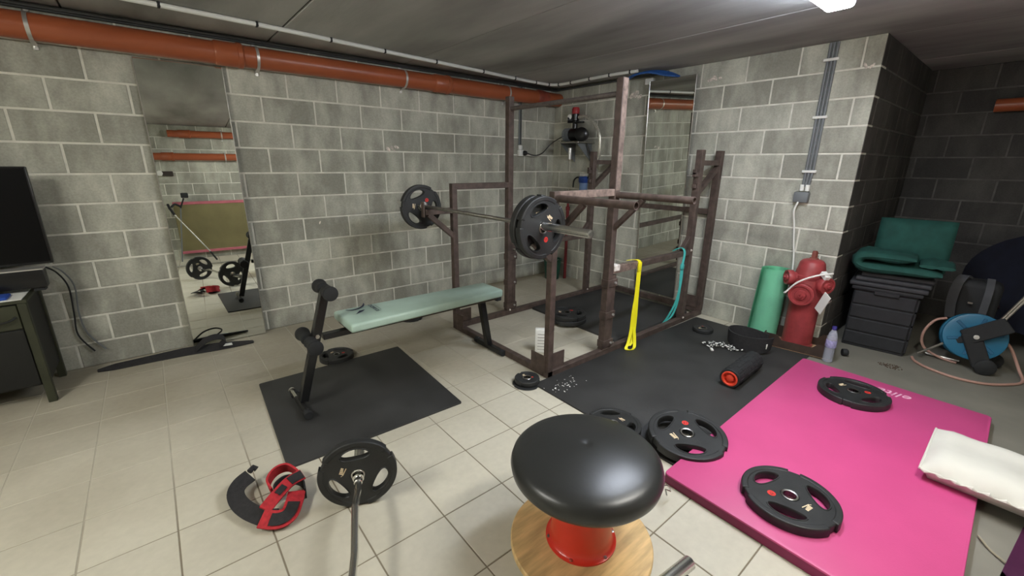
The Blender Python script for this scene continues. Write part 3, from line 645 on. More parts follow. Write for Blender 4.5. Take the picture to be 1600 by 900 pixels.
# printed emblem and lettering on the pad
bm = B()
arc = smoothpath([(-3.327,-1.463,zt+0.0068), (-3.303,-1.490,zt+0.0068), (-3.262,-1.492,zt+0.0068), (-3.217,-1.463,zt+0.0068), (-3.195,-1.430,zt+0.0066), (-3.180,-1.395,zt+0.006)], 5)
W = []
for i, p in enumerate(arc):
    tt = (arc[min(i+1, len(arc)-1)]-arc[max(i-1, 0)]).normalized(); W.append(V((-tt.y, tt.x, 0))*(0.0075*math.sin(PI*(i+0.5)/len(arc))+0.0008))
ribbon(bm, arc, W, 0.0008)
v = [bm.verts.new((x, y, zt+0.0071)) for x, y in ((-3.225,-1.535), (-3.262,-1.535), (-3.305,-1.590), (-3.248,-1.560))]; bm.faces.new(v)
def on_pad(bm): return bm
part('emblem', on_pad(bm), mat('navy_print', (24,30,62), 0.5), bench, world=True)
me = text_mesh('DOMYOS', 0.038, 0.0003); o = link('lettering', me, bench, MATS['navy_print'], 0); o.location = (-3.165+2.85, 0.05, zt+0.0066); o.rotation_euler = (0,0,-PI/2)
me = text_mesh('________', 0.03, 0.0002); o = link('underline', me, bench, MATS['navy_print'], 0); o.location = (-3.125+2.85, 0.05, zt+0.0066); o.rotation_euler = (0,0,-PI/2)
# frame
bm = B(); beam(bm, (-3.52,-1.585,zt-0.092), (-2.14,-1.585,zt-0.092), 0.036, 0.05, up=V((0,1,0))); part('frame_tube', bm, m_blackpaint, bench, world=True)
bm = B(); beam(bm, (-3.675,-1.585,0.055), (-3.475,-1.585,0.735), 0.05, up=V((0,1,0))); part('front_upright', bm, m_blackpaint, bench, world=True)
bm = B(); beam(bm, (-2.32,-1.585,zt-0.09), (-2.25,-1.585,0.045), 0.048, up=V((0,1,0))); part('rear_leg', bm, m_blackpaint, bench, world=True)
bm = B(); box(bm, (-2.16,-1.585,zt-0.10), (0.05,0.06,0.055), 0.008, 2); part('end_cap', bm, m_foam, bench, world=True)
for x, yy, zf in ((-3.69, 0.16, 0.039), (-2.24, 0.18, 0.025)):
    bm = B(); tube(bm, [(x,-1.585-yy,zf), (x,-1.585+yy,zf)], 0.02, 16) if x < -3 else beam(bm, (x,-1.585-yy,zf), (x,-1.585+yy,zf), 0.04)
    f = part('foot_bar', bm, m_blackpaint, bench, world=True)
    for s in (-1, 1):
        bm = B(); lathe(bm, [(0.0,0),(0.024,0.001),(0.026,0.008),(0.026,0.04),(0.021,0.045)], 18, along((x,-1.585+s*(yy+0.012),zf),(0,-s,0))); part('rubber_cap', bm, m_foam, f, world=True)
bm = B(); tube(bm, [(-3.715,-1.60,0.10), (-3.715,-1.505,0.10)], 0.009, 8); lathe(bm, [(0.018,0),(0.018,0.012)], 10, along((-3.715,-1.50,0.10),(0,1,0))); part('lock_pin', bm, m_chrome, bench, world=True)
for zb in (0.395, 0.46):
    bm = B(); lathe(bm, [(0.014,0),(0.014,0.008),(0,0.010)], 6, along((-3.575+0.3*(zb-0.395),-1.61,zb),(0,-1,0))); part('bolt', bm, m_satin, bench, world=True)
for (xr, zr, r_, hw) in ((-3.475, 0.735, 0.042, 0.115), (-3.60, 0.435, 0.042, 0.15)):
    bm = B(); tube(bm, [(xr,-1.585-hw,zr), (xr,-1.585+hw,zr)], 0.012, 10); ax = part('roller_axle', bm, m_chrome, bench, world=True)
    for s in (-1, 1):
        L_ = hw-0.012
        bm = B(); lathe(bm, [(0.012,0),(r_*0.82,0.002),(r_*0.9,0.012),(r_*0.86,0.03),(r_*0.84,L_*0.55),(r_,L_*0.72),(r_*1.08,L_*0.86),(r_,L_*0.98),(r_*0.8,L_),(0.0,L_+0.003)], 24, along((xr,-1.585+s*0.018,zr),(0,s,0))); part('foam_roller', bm, m_foam, ax, world=True)

# ------------------------------------------------------------------ floor mats
def poly_mat(name, label, cat, poly, z0, th, m, bevel=0.004, mside=None, group=None):
    bm = B(); v = [bm.verts.new((x, y, z0)) for x, y in poly]; f = bm.faces.new(v)
    r = bmesh.ops.extrude_face_region(bm, geom=[f]); bmesh.ops.translate(bm, vec=(0,0,th), verts=[e for e in r['geom'] if isinstance(e, bmesh.types.BMVert)])
    vert = [e for e in bm.edges if abs(e.verts[0].co.z-e.verts[1].co.z) > th*0.5]
    bmesh.ops.bevel(bm, geom=vert, offset=bevel*3, segments=3, profile=0.5, affect='EDGES')
    top = [e for e in bm.edges if e.verts[0].co.z > z0+th*0.9 and e.verts[1].co.z > z0+th*0.9]
    bmesh.ops.bevel(bm, geom=top, offset=bevel, segments=2, profile=0.5, affect='EDGES')
    bmesh.ops.recalc_face_normals(bm, faces=bm.faces)
    me = bpy.data.meshes.new(name); bm.to_mesh(me); bm.free(); o = link(name, me, None, m)
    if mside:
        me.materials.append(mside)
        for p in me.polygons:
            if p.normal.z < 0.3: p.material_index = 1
    tag(o, label, cat, group); return o
poly_mat('rubber_mat', 'black rubber mat on the tiles under the front foot of the bench', 'mat', [(-3.838,-1.087), (-2.822,-1.093), (-2.878,-2.147), (-3.893,-2.123)], 0.0, 0.012, m_rubber_mat)
poly_mat('rubber_mat', 'large black rubber mat between the power rack and the pink mat', 'mat', [(-2.355,-2.255), (-0.15,-2.275), (-0.155,-3.312), (-2.36,-3.330)], 0.0, 0.010, m_rubber_mat)
poly_mat('rubber_mat', 'black rubber mat on the floor inside the power rack', 'mat', [(-1.29,-1.06), (-0.10,-1.06), (-0.10,-2.15), (-1.31,-2.15)], 0.0, 0.022, m_rubber_mat)
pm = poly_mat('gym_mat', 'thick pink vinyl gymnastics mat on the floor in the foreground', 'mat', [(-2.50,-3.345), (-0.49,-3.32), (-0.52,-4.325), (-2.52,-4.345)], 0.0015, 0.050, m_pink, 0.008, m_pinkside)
m_print = mat('white_print', (238,190,214), 0.5, var=0.05)
me = text_mesh('elite', 0.105, 0.0004, align='LEFT', shear=0.25); o = link('lettering', me, pm, m_print, 0); o.location = (-0.645,-3.985,0.0520); o.rotation_euler = (0,0,math.radians(90)) 

rg = random.Random(21); bm = B()
for k in range(46):
    x = -2.20+rg.gauss(0,0.07); y = -2.40+rg.gauss(0,0.035); r_ = rg.uniform(0.001,0.005)
    lathe(bm, [(0.0,0.0),(r_,0.0),(r_*0.6,0.0012),(0,0.0014)], 6, Matrix.Translation((x,y,0.0102)) @ Matrix.Rotation(rg.random()*3, 4, 'Z') @ Matrix.Diagonal((rg.uniform(0.6,2.2),1,1,1)), close=False)
o = part('chalk_flakes', bm, m_white); tag(o, 'scatter of white chalk flakes on the black mat near the short rack post', 'debris', kind='stuff')
for wl, pts_ in ((wA, [(-2.30,1.60,0.03),(-2.26,1.615,0.02),(-2.21,1.62,0.035),(-2.235,1.59,0.015),(-1.02,1.58,0.02),(-3.02,0.93,0.02)]), (wB, [(-2.03,2.24,0.035),(-2.07,2.25,0.03),(-2.12,2.245,0.02),(-1.17,2.19,0.045),(-1.22,2.20,0.05),(-1.27,2.17,0.04),(-3.19,2.19,0.03),(-3.23,2.185,0.025)])):
    for u, z, r_ in pts_:
        bm = B(); n_ = (0,-1,0) if wl is wA else (-1,0,0)
        lathe(bm, [(r_*rg.uniform(0.8,1),0.0),(r_*0.8,0.003),(r_*0.4,0.005),(0,0.0055)], 7, along((u,-0.0045,z) if wl is wA else (-0.0045,u,z), n_) @ Matrix.Rotation(rg.random()*3,4,'Z') @ Matrix.Diagonal((1,rg.uniform(0.35,0.7),1,1)), close=False)
        part('plaster_spot', bm, m_weld, wl, world=True)

# ------------------------------------------------------------------ round stool
sx, sy = -3.083, -3.331
t = thing('round_stool', 'round stool with black padded seat, red metal pedestal and plywood base', 'stool', (sx, sy, 0))
m_ply = mat('plywood', (208,176,122), 0.5, var=0.16, scale=7, stretch=(1.0,6,1), bump=0.04)
bm = B(); lathe(bm, [(0.0,0.014),(0.277,0.014),(0.282,0.018),(0.282,0.036),(0.278,0.041),(0.0,0.041)], 72); part('base_disc', bm, m_ply, t)
for k in range(4):
    bm = B(); a = k*PI/2+0.4; lathe(bm, [(0.0,0.0),(0.022,0.0),(0.025,0.004),(0.025,0.014)], 16, Matrix.Translation((0.2*math.cos(a), 0.2*math.sin(a), 0))); part('foot_pad', bm, m_foam, t)
m_redp = mat('red_enamel', (206,52,36), 0.3, var=0.05, coat=0.3)
bm = B(); lathe(bm, [(0.140,0.0415),(0.140,0.047),(0.131,0.050),(0.123,0.059),(0.119,0.09),(0.117,0.27),(0.124,0.32),(0.15,0.335),(0.15,0.34)], 48, close=False); p = part('pedestal', bm, m_redp, t)
for k in range(6):
    a = k*PI/3+0.45; bm = B(); lathe(bm, [(0.008,0),(0.008,0.005),(0,0.007)], 6, Matrix.Translation((0.130*math.cos(a), 0.130*math.sin(a), 0.048))); part('bolt', bm, m_satin, p)
m_seat = mat('black_seat_vinyl', (42,43,42), 0.33, var=0.1, scale=4, bump=0.05, bscale=25, spec=0.6)
prof = [(0.0,0.366),(0.19,0.366),(0.225,0.369),(0.250,0.382),(0.264,0.402),(0.268,0.425),(0.262,0.446),(0.250,0.459),(0.234,0.468),(0.212,0.475),(0.18,0.4835),(0.14,0.492),(0.10,0.4985),(0.06,0.503),(0.03,0.5045),(0.014,0.504),(0.006,0.501),(0.0,0.5005)]
bm = B(); lathe(bm, [(r*1.065, z*1.02-0.038) for r, z in prof], 96); part('seat', bm, m_seat, t, smooth=60)

# ------------------------------------------------------------------ EZ curl bar on the floor
pA, pB = V((-3.690,-2.565,0.148)), V((-4.035,-3.40,0.148))
dv = (pB-pA).normalized(); sd = V((-dv.y, dv.x, 0))
t = thing('curl_bar', 'chrome EZ curl bar lying on the floor between two plates', 'curl bar', ((pA+pB)/2)[:2]+(0,))
Lb = (pB-pA).length
def at(s, o_=0.0, z=0.0): return pA+dv*s+sd*o_+V((0,0,z))
path = [at(0.02), at(0.085), at(0.10,0.002,0.0), at(0.20,-0.004,0.022), at(0.215,-0.004,0.022), at(0.40,0.0,0.0), at(0.42,0.0,0.0), at(0.60,-0.004,0.022), at(0.62,-0.004,0.022), at(0.74,0.002,0.0), at(Lb-0.02)]
bm = B(); tube(bm, path, 0.014, 14); part('shaft', bm, m_chrome, t, world=True)
for s0, sg in ((0.0, -1), (Lb, 1)):
    bm = B(); lathe(bm, [(0.013,-0.05),(0.018,-0.045),(0.018,-0.02),(0.024,-0.018),(0.024,0.22),(0.0,0.222)], 24, along(at(s0), dv*sg)); part('sleeve', bm, m_chrome, t, world=True)
for i, (s0, sg, lab) in enumerate(((0.0, -1, 'black three-grip plate standing upright on the near end of the curl bar'), (Lb+0.01, 1, 'black plate on the far end of the curl bar, seen only in the mirror'))):
    pe = dup(pl, at(s0)+V((0,0,0.017)), label=lab); pe.scale = (0.87,0.87,0.8)
    zc = dv if i == 0 else -dv
    up = V((0,0,1)); xx_ = up.cross(zc).normalized(); yy_ = zc.cross(xx_)
    Rm = Matrix((xx_, yy_, zc)).transposed().to_4x4()
    pe.rotation_euler = (Rm @ Matrix.Rotation(math.radians(123 if i == 0 else 40), 4, 'Z')).to_euler()
    for ch in list(pe.children):
        if ch.name.startswith('weight_disc'):
            for g in list(ch.children): bpy.data.objects.remove(g)
            bpy.data.objects.remove(ch)
# spring collar beside the stool
t = thing('spring_collar', 'chrome wire collar lying on the tiles behind the right side of the stool', 'collar', (-2.63, -3.42, 0))
bm = B(); pts = [V((-2.615+0.036*math.cos(a)+0.003*a, -3.40+0.012*a-0.03, 0.042+0.036*math.sin(a))) for a in [k*PI/8 for k in range(0, 50)]]; tube(bm, pts, 0.0035, 6); part('spring', bm, m_chrome, t, world=True)
for s in (-1, 1):
    bm = B(); tube(bm, [pts[0 if s < 0 else -1], pts[0 if s < 0 else -1]+V((-0.04,-0.005*s,0.03)), pts[0 if s < 0 else -1]+V((-0.07,0.02*s,0.03))], 0.0035, 6); part('handle', bm, m_chrome, t, world=True)
# dumbbell with chrome handle at the bottom edge
t = thing('dumbbell_bar', 'polished steel bar end sticking into the picture at the bottom edge', 'bar', (-3.0, -3.69, 0.07))
bm = B(); lathe(bm, [(0.0,0),(0.023,0.0),(0.025,0.003),(0.025,0.42)], 32, along((-2.893,-3.688,0.085),(-0.985,0.10,0.0))); part('sleeve', bm, m_chrome, t, world=True)
bm = B(); lathe(bm, [(0.03,0),(0.03,0.045),(0.026,0.05)], 20, along((-2.925,-3.70,0.032),(-1,0.1,0.0))); part('rubber_foot', bm, m_foam, t, world=True)

# ------------------------------------------------------------------ red and black wrist straps
m_redfab = mat('red_webbing', (172,36,44), 0.8, var=0.15, scale=60, bump=0.2, bscale=300)
m_blkfab = mat('black_webbing', (38,37,38), 0.85, var=0.15, scale=60, bump=0.2, bscale=300)
t = thing('lifting_strap', 'red and black padded lifting straps in a loose coil on the tiles at bottom left', 'strap', (-4.0, -2.3, 0))
def faced(path, hw, th, n_=(-0.1,-0.55,0.83)):
    b_ = B(); n_ = V(n_).normalized(); W = []
    for i in range(len(path)):
        t_ = (path[min(i+1, len(path)-1)]-path[max(i-1, 0)]).normalized(); W.append(t_.cross(n_).normalized()*hw)
    return ribbon(b_, path, W, th)
P0 = smoothpath([(-4.05,-2.13,0.055), (-4.095,-2.155,0.05), (-4.12,-2.20,0.045), (-4.118,-2.27,0.040), (-4.092,-2.35,0.038), (-4.05,-2.42,0.036), (-4.01,-2.455,0.036)], 5)
part('strap_tail', faced(P0, 0.034, 0.006), m_blkfab, t, world=True)
bm = B(); tube(bm, [(-4.05,-2.12,0.07), (-4.03,-2.105,0.075), (-4.02,-2.115,0.065)], 0.013, 8); part('thumb_loop', bm, m_blkfab, t, world=True)
P1 = smoothpath([(-4.06,-2.43,0.040), (-4.01,-2.475,0.038), (-3.965,-2.475,0.040), (-3.93,-2.42,0.042), (-3.905,-2.36,0.042)], 5)
p = part('red_pad', faced(P1, 0.036, 0.010), m_redfab, t, world=True)
part('black_panel', faced([q+V((-0.001,-0.006,0.008)) for q in P1[3:16]], 0.024, 0.003), m_blkfab, p, world=True)
P2 = smoothpath([(-4.04,-2.41,0.060), (-3.98,-2.36,0.070), (-3.92,-2.315,0.074), (-3.86,-2.29,0.066)], 5)
p = part('red_pad', faced(P2, 0.026, 0.009), m_redfab, t, world=True)
part('black_panel', faced([q+V((-0.001,-0.005,0.007)) for q in P2[10:16]], 0.020, 0.003), m_blkfab, p, world=True)
part('stitched_patch', faced([q+V((-0.001,-0.005,0.007)) for q in P2[5:9]], 0.014, 0.003), m_blkfab, p, world=True)
P3 = smoothpath([(-3.99,-2.29,0.04), (-3.995,-2.235,0.055), (-3.955,-2.19,0.065), (-3.905,-2.19,0.065), (-3.875,-2.23,0.05), (-3.865,-2.275,0.04)], 5)
bm = B(); ribbon(bm, P3, (-0.004,-0.012,0.030), 0.009); part('red_loop', bm, m_redfab, t, world=True)
P4 = smoothpath([(-3.985,-2.33,0.03), (-3.975,-2.265,0.03), (-3.93,-2.235,0.03), (-3.885,-2.26,0.03), (-3.865,-2.32,0.03), (-3.875,-2.38,0.03)], 5)
bm = B(); ribbon(bm, P4, (0.0,0.0,0.028), 0.006); part('strap_wrap', bm, m_blkfab, t, world=True)

# black strap by the left mirror
t = thing('long_black_strap', 'long flat black strap with loop and white label before the left mirror', 'strap', (-4.2, -0.2, 0))
A_ = [(-4.70,-0.165,0.012), (-4.6,-0.16,0.012), (-4.4,-0.17,0.016), (-4.2,-0.18,0.02), (-4.0,-0.215,0.02), (-3.85,-0.235,0.014), (-3.73,-0.25,0.010)]
W_ = [(0,0.010,0.004),(0,0.034,0.010),(0,0.032,0.016),(0,0.036,0.020),(0,0.036,0.020),(0,0.030,0.012),(0,0.014,0.004)]
bm = B(); ribbon(bm, A_, W_, 0.014); bmesh.ops.bevel(bm, geom=bm.edges[:], offset=0.003, segments=1, affect='EDGES'); part('strap_body', bm, m_blkfab, t, world=True)
bm = B(); ribbon(bm, smoothpath([(-4.12,-0.20,0.03), (-4.05,-0.195,0.085), (-3.97,-0.20,0.10), (-3.92,-0.215,0.07), (-3.96,-0.225,0.032)], 6), (0,0.030,0.012), 0.006); part('strap_loop', bm, m_blkfab, t, world=True)
bm = B(); ribbon(bm, [(-3.95,-0.232,0.030), (-3.88,-0.238,0.026)], (0,0.016,0.003), 0.004); part('white_label', bm, m_white, t, world=True)

# ------------------------------------------------------------------ resistance bands on the safety rail
def band(label, col, x, loop, wv, th=0.004):
    t = thing('resistance_band', label, 'resistance band', (x, YB, 0.70))
    for i, lp in enumerate(loop):
        bm = B(); ribbon(bm, smoothpath(lp, 6), wv, th); part('band_strand' if i else 'band_loop', bm, col, t, world=True)
m_yel = mat('yellow_latex', (232,222,28), 0.45, var=0.04); m_teal = mat('teal_latex', (72,178,172), 0.45, var=0.05)
yo = YB
band('yellow resistance band hanging from the near safety rail down to the floor mat', m_yel, -1.23, [
  [(-1.30,yo+0.030,0.735), (-1.27,yo+0.0,0.742), (-1.235,yo-0.028,0.735), (-1.225,yo-0.033,0.70), (-1.225,yo-0.036,0.62), (-1.225,yo-0.036,0.45), (-1.225,yo-0.04,0.30), (-1.24,yo-0.05,0.15), (-1.285,yo-0.07,0.06), (-1.33,yo-0.08,0.03)],
  [(-1.235,yo-0.034,0.65), (-1.24,yo-0.036,0.45), (-1.265,yo-0.04,0.28), (-1.285,yo-0.05,0.15), (-1.34,yo-0.07,0.06), (-1.385,yo-0.085,0.022), (-1.36,yo-0.115,0.015), (-1.30,yo-0.105,0.018), (-1.27,yo-0.08,0.08), (-1.262,yo-0.06,0.17)]], (0.013,-0.006,0.0))
bm = B(); box(bm, (-1.228,yo-0.036,0.685), (0.045,0.016,0.075), 0.006, 2); o = part('band_knot', bm, m_yel, bpy.data.objects['resistance_band'], world=True)
x0_ = -0.52
band('teal resistance band knotted on the near safety rail close to the end post', m_teal, x0_, [
  [(x0_-0.10,yo+0.03,0.73), (x0_-0.08,yo+0.0,0.755), (x0_-0.04,yo-0.02,0.76), (x0_-0.015,yo-0.036,0.72), (x0_-0.02,yo-0.036,0.64), (x0_-0.03,yo-0.036,0.58)],
  [(x0_-0.03,yo-0.034,0.62), (x0_-0.03,yo-0.034,0.5), (x0_-0.02,yo-0.034,0.36), (x0_-0.01,yo-0.02,0.22), (x0_-0.04,yo-0.0,0.10), (x0_-0.11,yo+0.03,0.045), (x0_-0.16,yo+0.04,0.03)],
  [(x0_-0.02,yo-0.036,0.58), (x0_-0.02,yo-0.038,0.45), (x0_-0.035,yo-0.036,0.33), (x0_-0.05,yo-0.02,0.22), (x0_-0.09,yo+0.01,0.10), (x0_-0.11,yo+0.04,0.03)]], (0.009,-0.005,0.0))
bm = B(); box(bm, (x0_-0.028,yo-0.036,0.585), (0.04,0.025,0.05), 0.008, 2); part('band_knot', bm, m_teal, bpy.data.objects['resistance_band.001'], world=True)

# white packet on the floor inside the rack
t = thing('paper_packet', 'white printed paper packet standing on the floor behind the near short post', 'packet', (-1.93, -1.90, 0))
bm = B(); box(bm, (-1.93,-1.90,0.10), (0.055,0.13,0.20), 0.006, 2, rot=Matrix.Rotation(0.78, 3, 'Z')); p = part('packet_body', bm, m_white, t, world=True)
for k in range(6):
    bm = B(); box(bm, (-1.93,-1.90,0.03+k*0.026), (0.0572,0.09,0.006), 0, rot=Matrix.Rotation(0.78, 3, 'Z')); part('print_line', bm, mat('grey_print', (150,148,142), 0.7), p, world=True)

# ------------------------------------------------------------------ foam roller, belt, cord
t = thing('foam_roller', 'ribbed black foam roller with orange core on the large black mat', 'foam roller', (-1.13, -3.12, 0.01))
a_, b_ = V((-1.345,-3.135,0.078)), V((-0.90,-3.115,0.078)); d = (b_-a_).normalized(); L_ = (b_-a_).length
bm = B(); lathe(bm, [(0.052,0.0),(0.064,0.0),(0.067,0.004),(0.067,L_-0.004),(0.064,L_),(0.052,L_)], 40, along(a_, d), close=False); part('roller_sleeve', bm, m_foam, t, world=True)
for k in range(7):
    for j in range(14):
        if (k+j) % 4 == 0: continue
        a = j*2*PI/14; s = 0.03+k*L_/7.3; fr = frame_from(d)
        c = a_+d*(s+0.02)+fr @ V((math.cos(a)*0.0665, math.sin(a)*0.0665, 0))
        if (k*14+j) % 2 == 0 or True:
            if k == 0 and j == 0: bmr = B()
            if 'bmr' not in globals(): bmr = B()
            rad = (fr @ V((math.cos(a), math.sin(a), 0))).normalized(); tg = d.cross(rad)
            box(bmr, c, (0.018, 0.007, 0.046), 0.0015, 1, rot=Matrix((tg, rad, d)).transposed())
o = part('grip_pattern', bmr, m_foam, t, world=True); o['kind'] = 'stuff'
m_or = mat('orange_plastic', (226,74,50), 0.4, var=0.03)
bm = B(); lathe(bm, [(0.053,L_-0.003),(0.053,-0.002),(0.044,-0.004),(0.040,0.004),(0.034,0.03),(0.0,0.03)], 36, along(a_, d), close=False); c = part('core_tube', bm, m_or, t, world=True)
bm = B(); lathe(bm, [(0.025,0.028),(0.025,0.006),(0.020,0.003),(0.0,0.003)], 28, along(a_, d), close=False); part('core_plug', bm, m_or, c, world=True)
t = thing('dip_belt', 'wide black padded belt coiled upright on the large mat beside the foam roller', 'belt', (-0.55, -2.93, 0.01))
cx, cy = -0.54, -2.935
pts = []; W = []
for k in range(25):
    a = math.radians(-40+k*320/24); rx, ry = 0.115, 0.165
    pts.append(V((cx+rx*math.cos(a)*1.0, cy+ry*math.sin(a), 0.088-0.012*math.cos(a*2)))); W.append(V((0.004*math.cos(a),0.004*math.sin(a),0.062+0.010*math.sin(a*2+1))))
bm = B(); ribbon(bm, pts, W, 0.012); part('belt_body', bm, m_blkfab, t, world=True)
bm = B()
for dy_, dz in ((0,0.0),(0.018,0.012),(0.030,0.022)): box(bm, (cx-0.055, cy-0.155+dy_*0, 0.085+dz), (0.006,0.005,0.03), rot=Matrix.Rotation(0.6+dy_*30, 3, 'Y'))
part('belt_emblem', bm, m_white, t, world=True)
t = thing('speckled_rope', 'tangled black and white speckled cord lying beside the belt', 'rope', (-0.70, -2.82, 0.01))
rp_ = random.Random(5); pp = [V((-0.80,-2.76,0.018))]
for k in range(26):
    f = k/26; pp.append(V((-0.78+0.12*f+0.035*math.sin(k*2.1), -2.70-0.22*f+0.04*math.cos(k*1.7), 0.02+0.018*rp_.random()+0.05*max(0, 0.5-abs(f-0.35)*2))))
path = smoothpath(pp, 4)
for k in range(0, len(path)-1):
    bm = B(); tube(bm, path[k:k+2], 0.005, 6); part('cord_piece', bm, m_white if k % 2 else m_foam, t, world=True)
bm = B(); box(bm, (-0.825,-2.765,0.018), (0.05,0.022,0.014), 0.005, 2, rot=Matrix.Rotation(0.7, 3, 'Z')); part('cord_handle', bm, m_white, t, world=True)

# ------------------------------------------------------------------ rolled green mat
t = thing('rolled_mat', 'rolled turquoise-green foam mat standing against the right wall by the hydrant', 'mat', (-0.145, -2.885, 0))
bm = B(); pts = []
for k in range(90):
    a = k*2*PI*3.4/90; r_ = 0.05+0.075*k/90; pts.append(V((r_*math.cos(a), r_*math.sin(a), 0)))
H_ = 0.63; rows = []
for i, z in enumerate((0, 0.21, 0.42, H_)):
    sh = V((0.005*i, -0.008*i, 0))
    rows.append([bm.verts.new(p*(1-0.02*i)+V((0,0,z))+sh) for p in pts])
for A, Bq in zip(rows, rows[1:]):
    for k in range(len(pts)-1): bm.faces.new((A[k], A[k+1], Bq[k+1], Bq[k]))
r = bmesh.ops.solidify(bm, geom=bm.faces[:], thickness=0.007)
part('rolled_sheet', bm, mat('green_foam', (150,230,194), 0.7, var=0.06, bump=0.1, bscale=150), t, smooth=50)

# ------------------------------------------------------------------ hydrant in a cardboard tray
t = thing('cardboard_tray', 'low brown cardboard tray on the floor under the red hydrant', 'tray', (-0.16, -3.19, 0.0095), (0,0,math.radians(8)))
m_card = mat('cardboard', (196,160,124), 0.85, var=0.12, scale=12); m_cardd = mat('printed_cardboard', (58,44,36), 0.7, var=0.2, scale=14)
bm = B(); b2(bm, (-0.16,-0.24,0.002), (0.12,0.24,0.008)); part('tray_bottom', bm, m_card, t)
def side(a, b, n_=(0,0,1)):
    a, b = V(a), V(b); bm = B(); d = b-a
    prof = [(0,0),(1,0),(1,0.11),(0.80,0.11),(0.72,0.07),(0.28,0.07),(0.20,0.11),(0,0.11)]
    v = [bm.verts.new(a+d*u+V((0,0,z))) for u, z in prof]; f = bm.faces.new(v)
    r = bmesh.ops.extrude_face_region(bm, geom=[f]); nn = d.cross(V((0,0,1))).normalized()*0.006
    bmesh.ops.translate(bm, vec=nn, verts=[e for e in r['geom'] if isinstance(e, bmesh.types.BMVert)]); return bm
for a, b in (((-0.16,-0.24,0.002),(-0.16,0.24,0.002)), ((0.12,0.24,0.002),(0.12,-0.24,0.002)), ((-0.16,0.24,0.002),(0.12,0.24,0.002)), ((0.12,-0.24,0.002),(-0.16,-0.24,0.002))):
    part('tray_side', side(a, b), m_cardd, t, smooth=0)
hx, hy = -0.155, -3.165
t = thing('fire_hydrant', 'red cast-iron fire hydrant standing in a cardboard tray by the wall end', 'hydrant', (hx, hy, 0.0185))
m_hyd = mat('hydrant_red', (150,60,62), 0.42, var=0.14, scale=14, bump=0.06, bscale=40)
bm = B(); lathe(bm, [(0.0,0.0),(0.112,0.0),(0.115,0.006),(0.115,0.03),(0.108,0.036),(0.108,0.36),(0.112,0.40),(0.122,0.44),(0.128,0.50),(0.125,0.56),(0.115,0.585),(0.115,0.60)], 48); part('barrel', bm, m_hyd, t)
bm = B(); lathe(bm, [(0.112,0.585),(0.118,0.59),(0.118,0.612),(0.108,0.620),(0.098,0.66),(0.088,0.715),(0.072,0.735),(0.045,0.745),(0.0,0.748)], 40); part('dome', bm, m_hyd, t)
bm = B(); lathe(bm, [(0.04,0.742),(0.032,0.755),(0.022,0.757),(0.022,0.80),(0.016,0.812),(0.0,0.812)], 5); part('top_nut', bm, mat('rusty_red', (112,58,48), 0.7, var=0.3), t)
def port(az, z, r_, out, down=0.0):
    d = V((math.cos(az), math.sin(az), -down)).normalized()
    bm = B(); lathe(bm, [(r_*0.72,0.0),(r_*0.72,out-0.05),(r_*0.95,out-0.045),(r_,out-0.035),(r_,out-0.008),(r_*0.93,out),(r_*0.78,out),(r_*0.74,out-0.008),(r_*0.45,out-0.008),(r_*0.40,out+0.006),(0.0,out+0.008)], 36, along(V((0,0,z)), d)); p = part('outlet', bm, m_hyd, t)
    bm = B(); lathe(bm, [(r_*0.2,out+0.006),(r_*0.2,out+0.02),(r_*0.1,out+0.021),(r_*0.1,out+0.012),(0,out+0.012)], 5, along(V((0,0,z)), d)); part('cap_nut', bm, m_hyd, p)
port(math.radians(183), 0.495, 0.092, 0.185, 0.10)
port(math.radians(130), 0.585, 0.062, 0.175)
port(math.radians(240), 0.572, 0.068, 0.180, 0.05)
bm = B(); tube(bm, smoothpath([(hx-0.09,hy-0.17,0.69), (hx-0.16,hy-0.08,0.665), (hx-0.20,hy+0.02,0.60), (hx-0.20,hy+0.085,0.51), (hx-0.20,hy+0.10,0.495), (hx-0.205,hy+0.09,0.50)], 6), 0.007, 8); o = part('looped_cable', bm, m_white); tag(o, 'short white cord looped over the front of the red hydrant', 'cord')
t = thing('paper_tag', 'white paper tag hanging on the right side of the red hydrant', 'tag', (hx-0.07, hy-0.21, 0.44))
bm = B(); box(bm, (hx-0.135,hy-0.155,0.455), (0.006,0.075,0.17), 0.001, 1, rot=Euler((math.radians(24),0,math.radians(-38))).to_matrix()); part('card', bm, m_white, t, world=True)
bm = B(); box(bm, (hx-0.10,hy-0.125,0.665), (0.04,0.07,0.035), 0.003, 1, rot=Euler((math.radians(30),0,math.radians(-38))).to_matrix()); part('card_flap', bm, m_white, t, world=True)
# water bottle
m_pet = mat('clear_plastic', (205,210,226), 0.12, var=0, alpha=0.28)
t = thing('water_bottle', 'clear plastic water bottle with lavender label beside the corner of the pink mat', 'bottle', (-0.285, -3.43, 0))
bm = B(); pr_ = [(0.0,0.003),(0.026,0.0),(0.034,0.008)]
for k in range(9): pr_ += [(0.035,0.02+k*0.018),(0.0325,0.029+k*0.018)]
pr_ += [(0.036,0.185),(0.034,0.21),(0.024,0.245),(0.014,0.268),(0.013,0.285),(0.0,0.286)]
lathe(bm, pr_, 28); lathe(bm, [(max(0,r-0.0012), z*0.992+0.001) for r, z in pr_], 28); part('bottle_body', bm, m_pet, t)
bm = B(); lathe(bm, [(0.0352,0.125),(0.0368,0.13),(0.0368,0.18),(0.0352,0.185)], 28, close=False); part('bottle_label', bm, mat('lavender_label', (176,172,222), 0.35, var=0.2, scale=60, alpha=0.6), t)
bm = B(); lathe(bm, [(0.0155,0.27),(0.0155,0.292),(0.013,0.296),(0.0,0.296)], 20); part('bottle_cap', bm, mat('blue_cap', (52,48,120), 0.4), t)
t = thing('chess_knob', 'small black plastic cap lying on the floor behind the water bottle', 'cap', (-0.06, -3.47, 0))
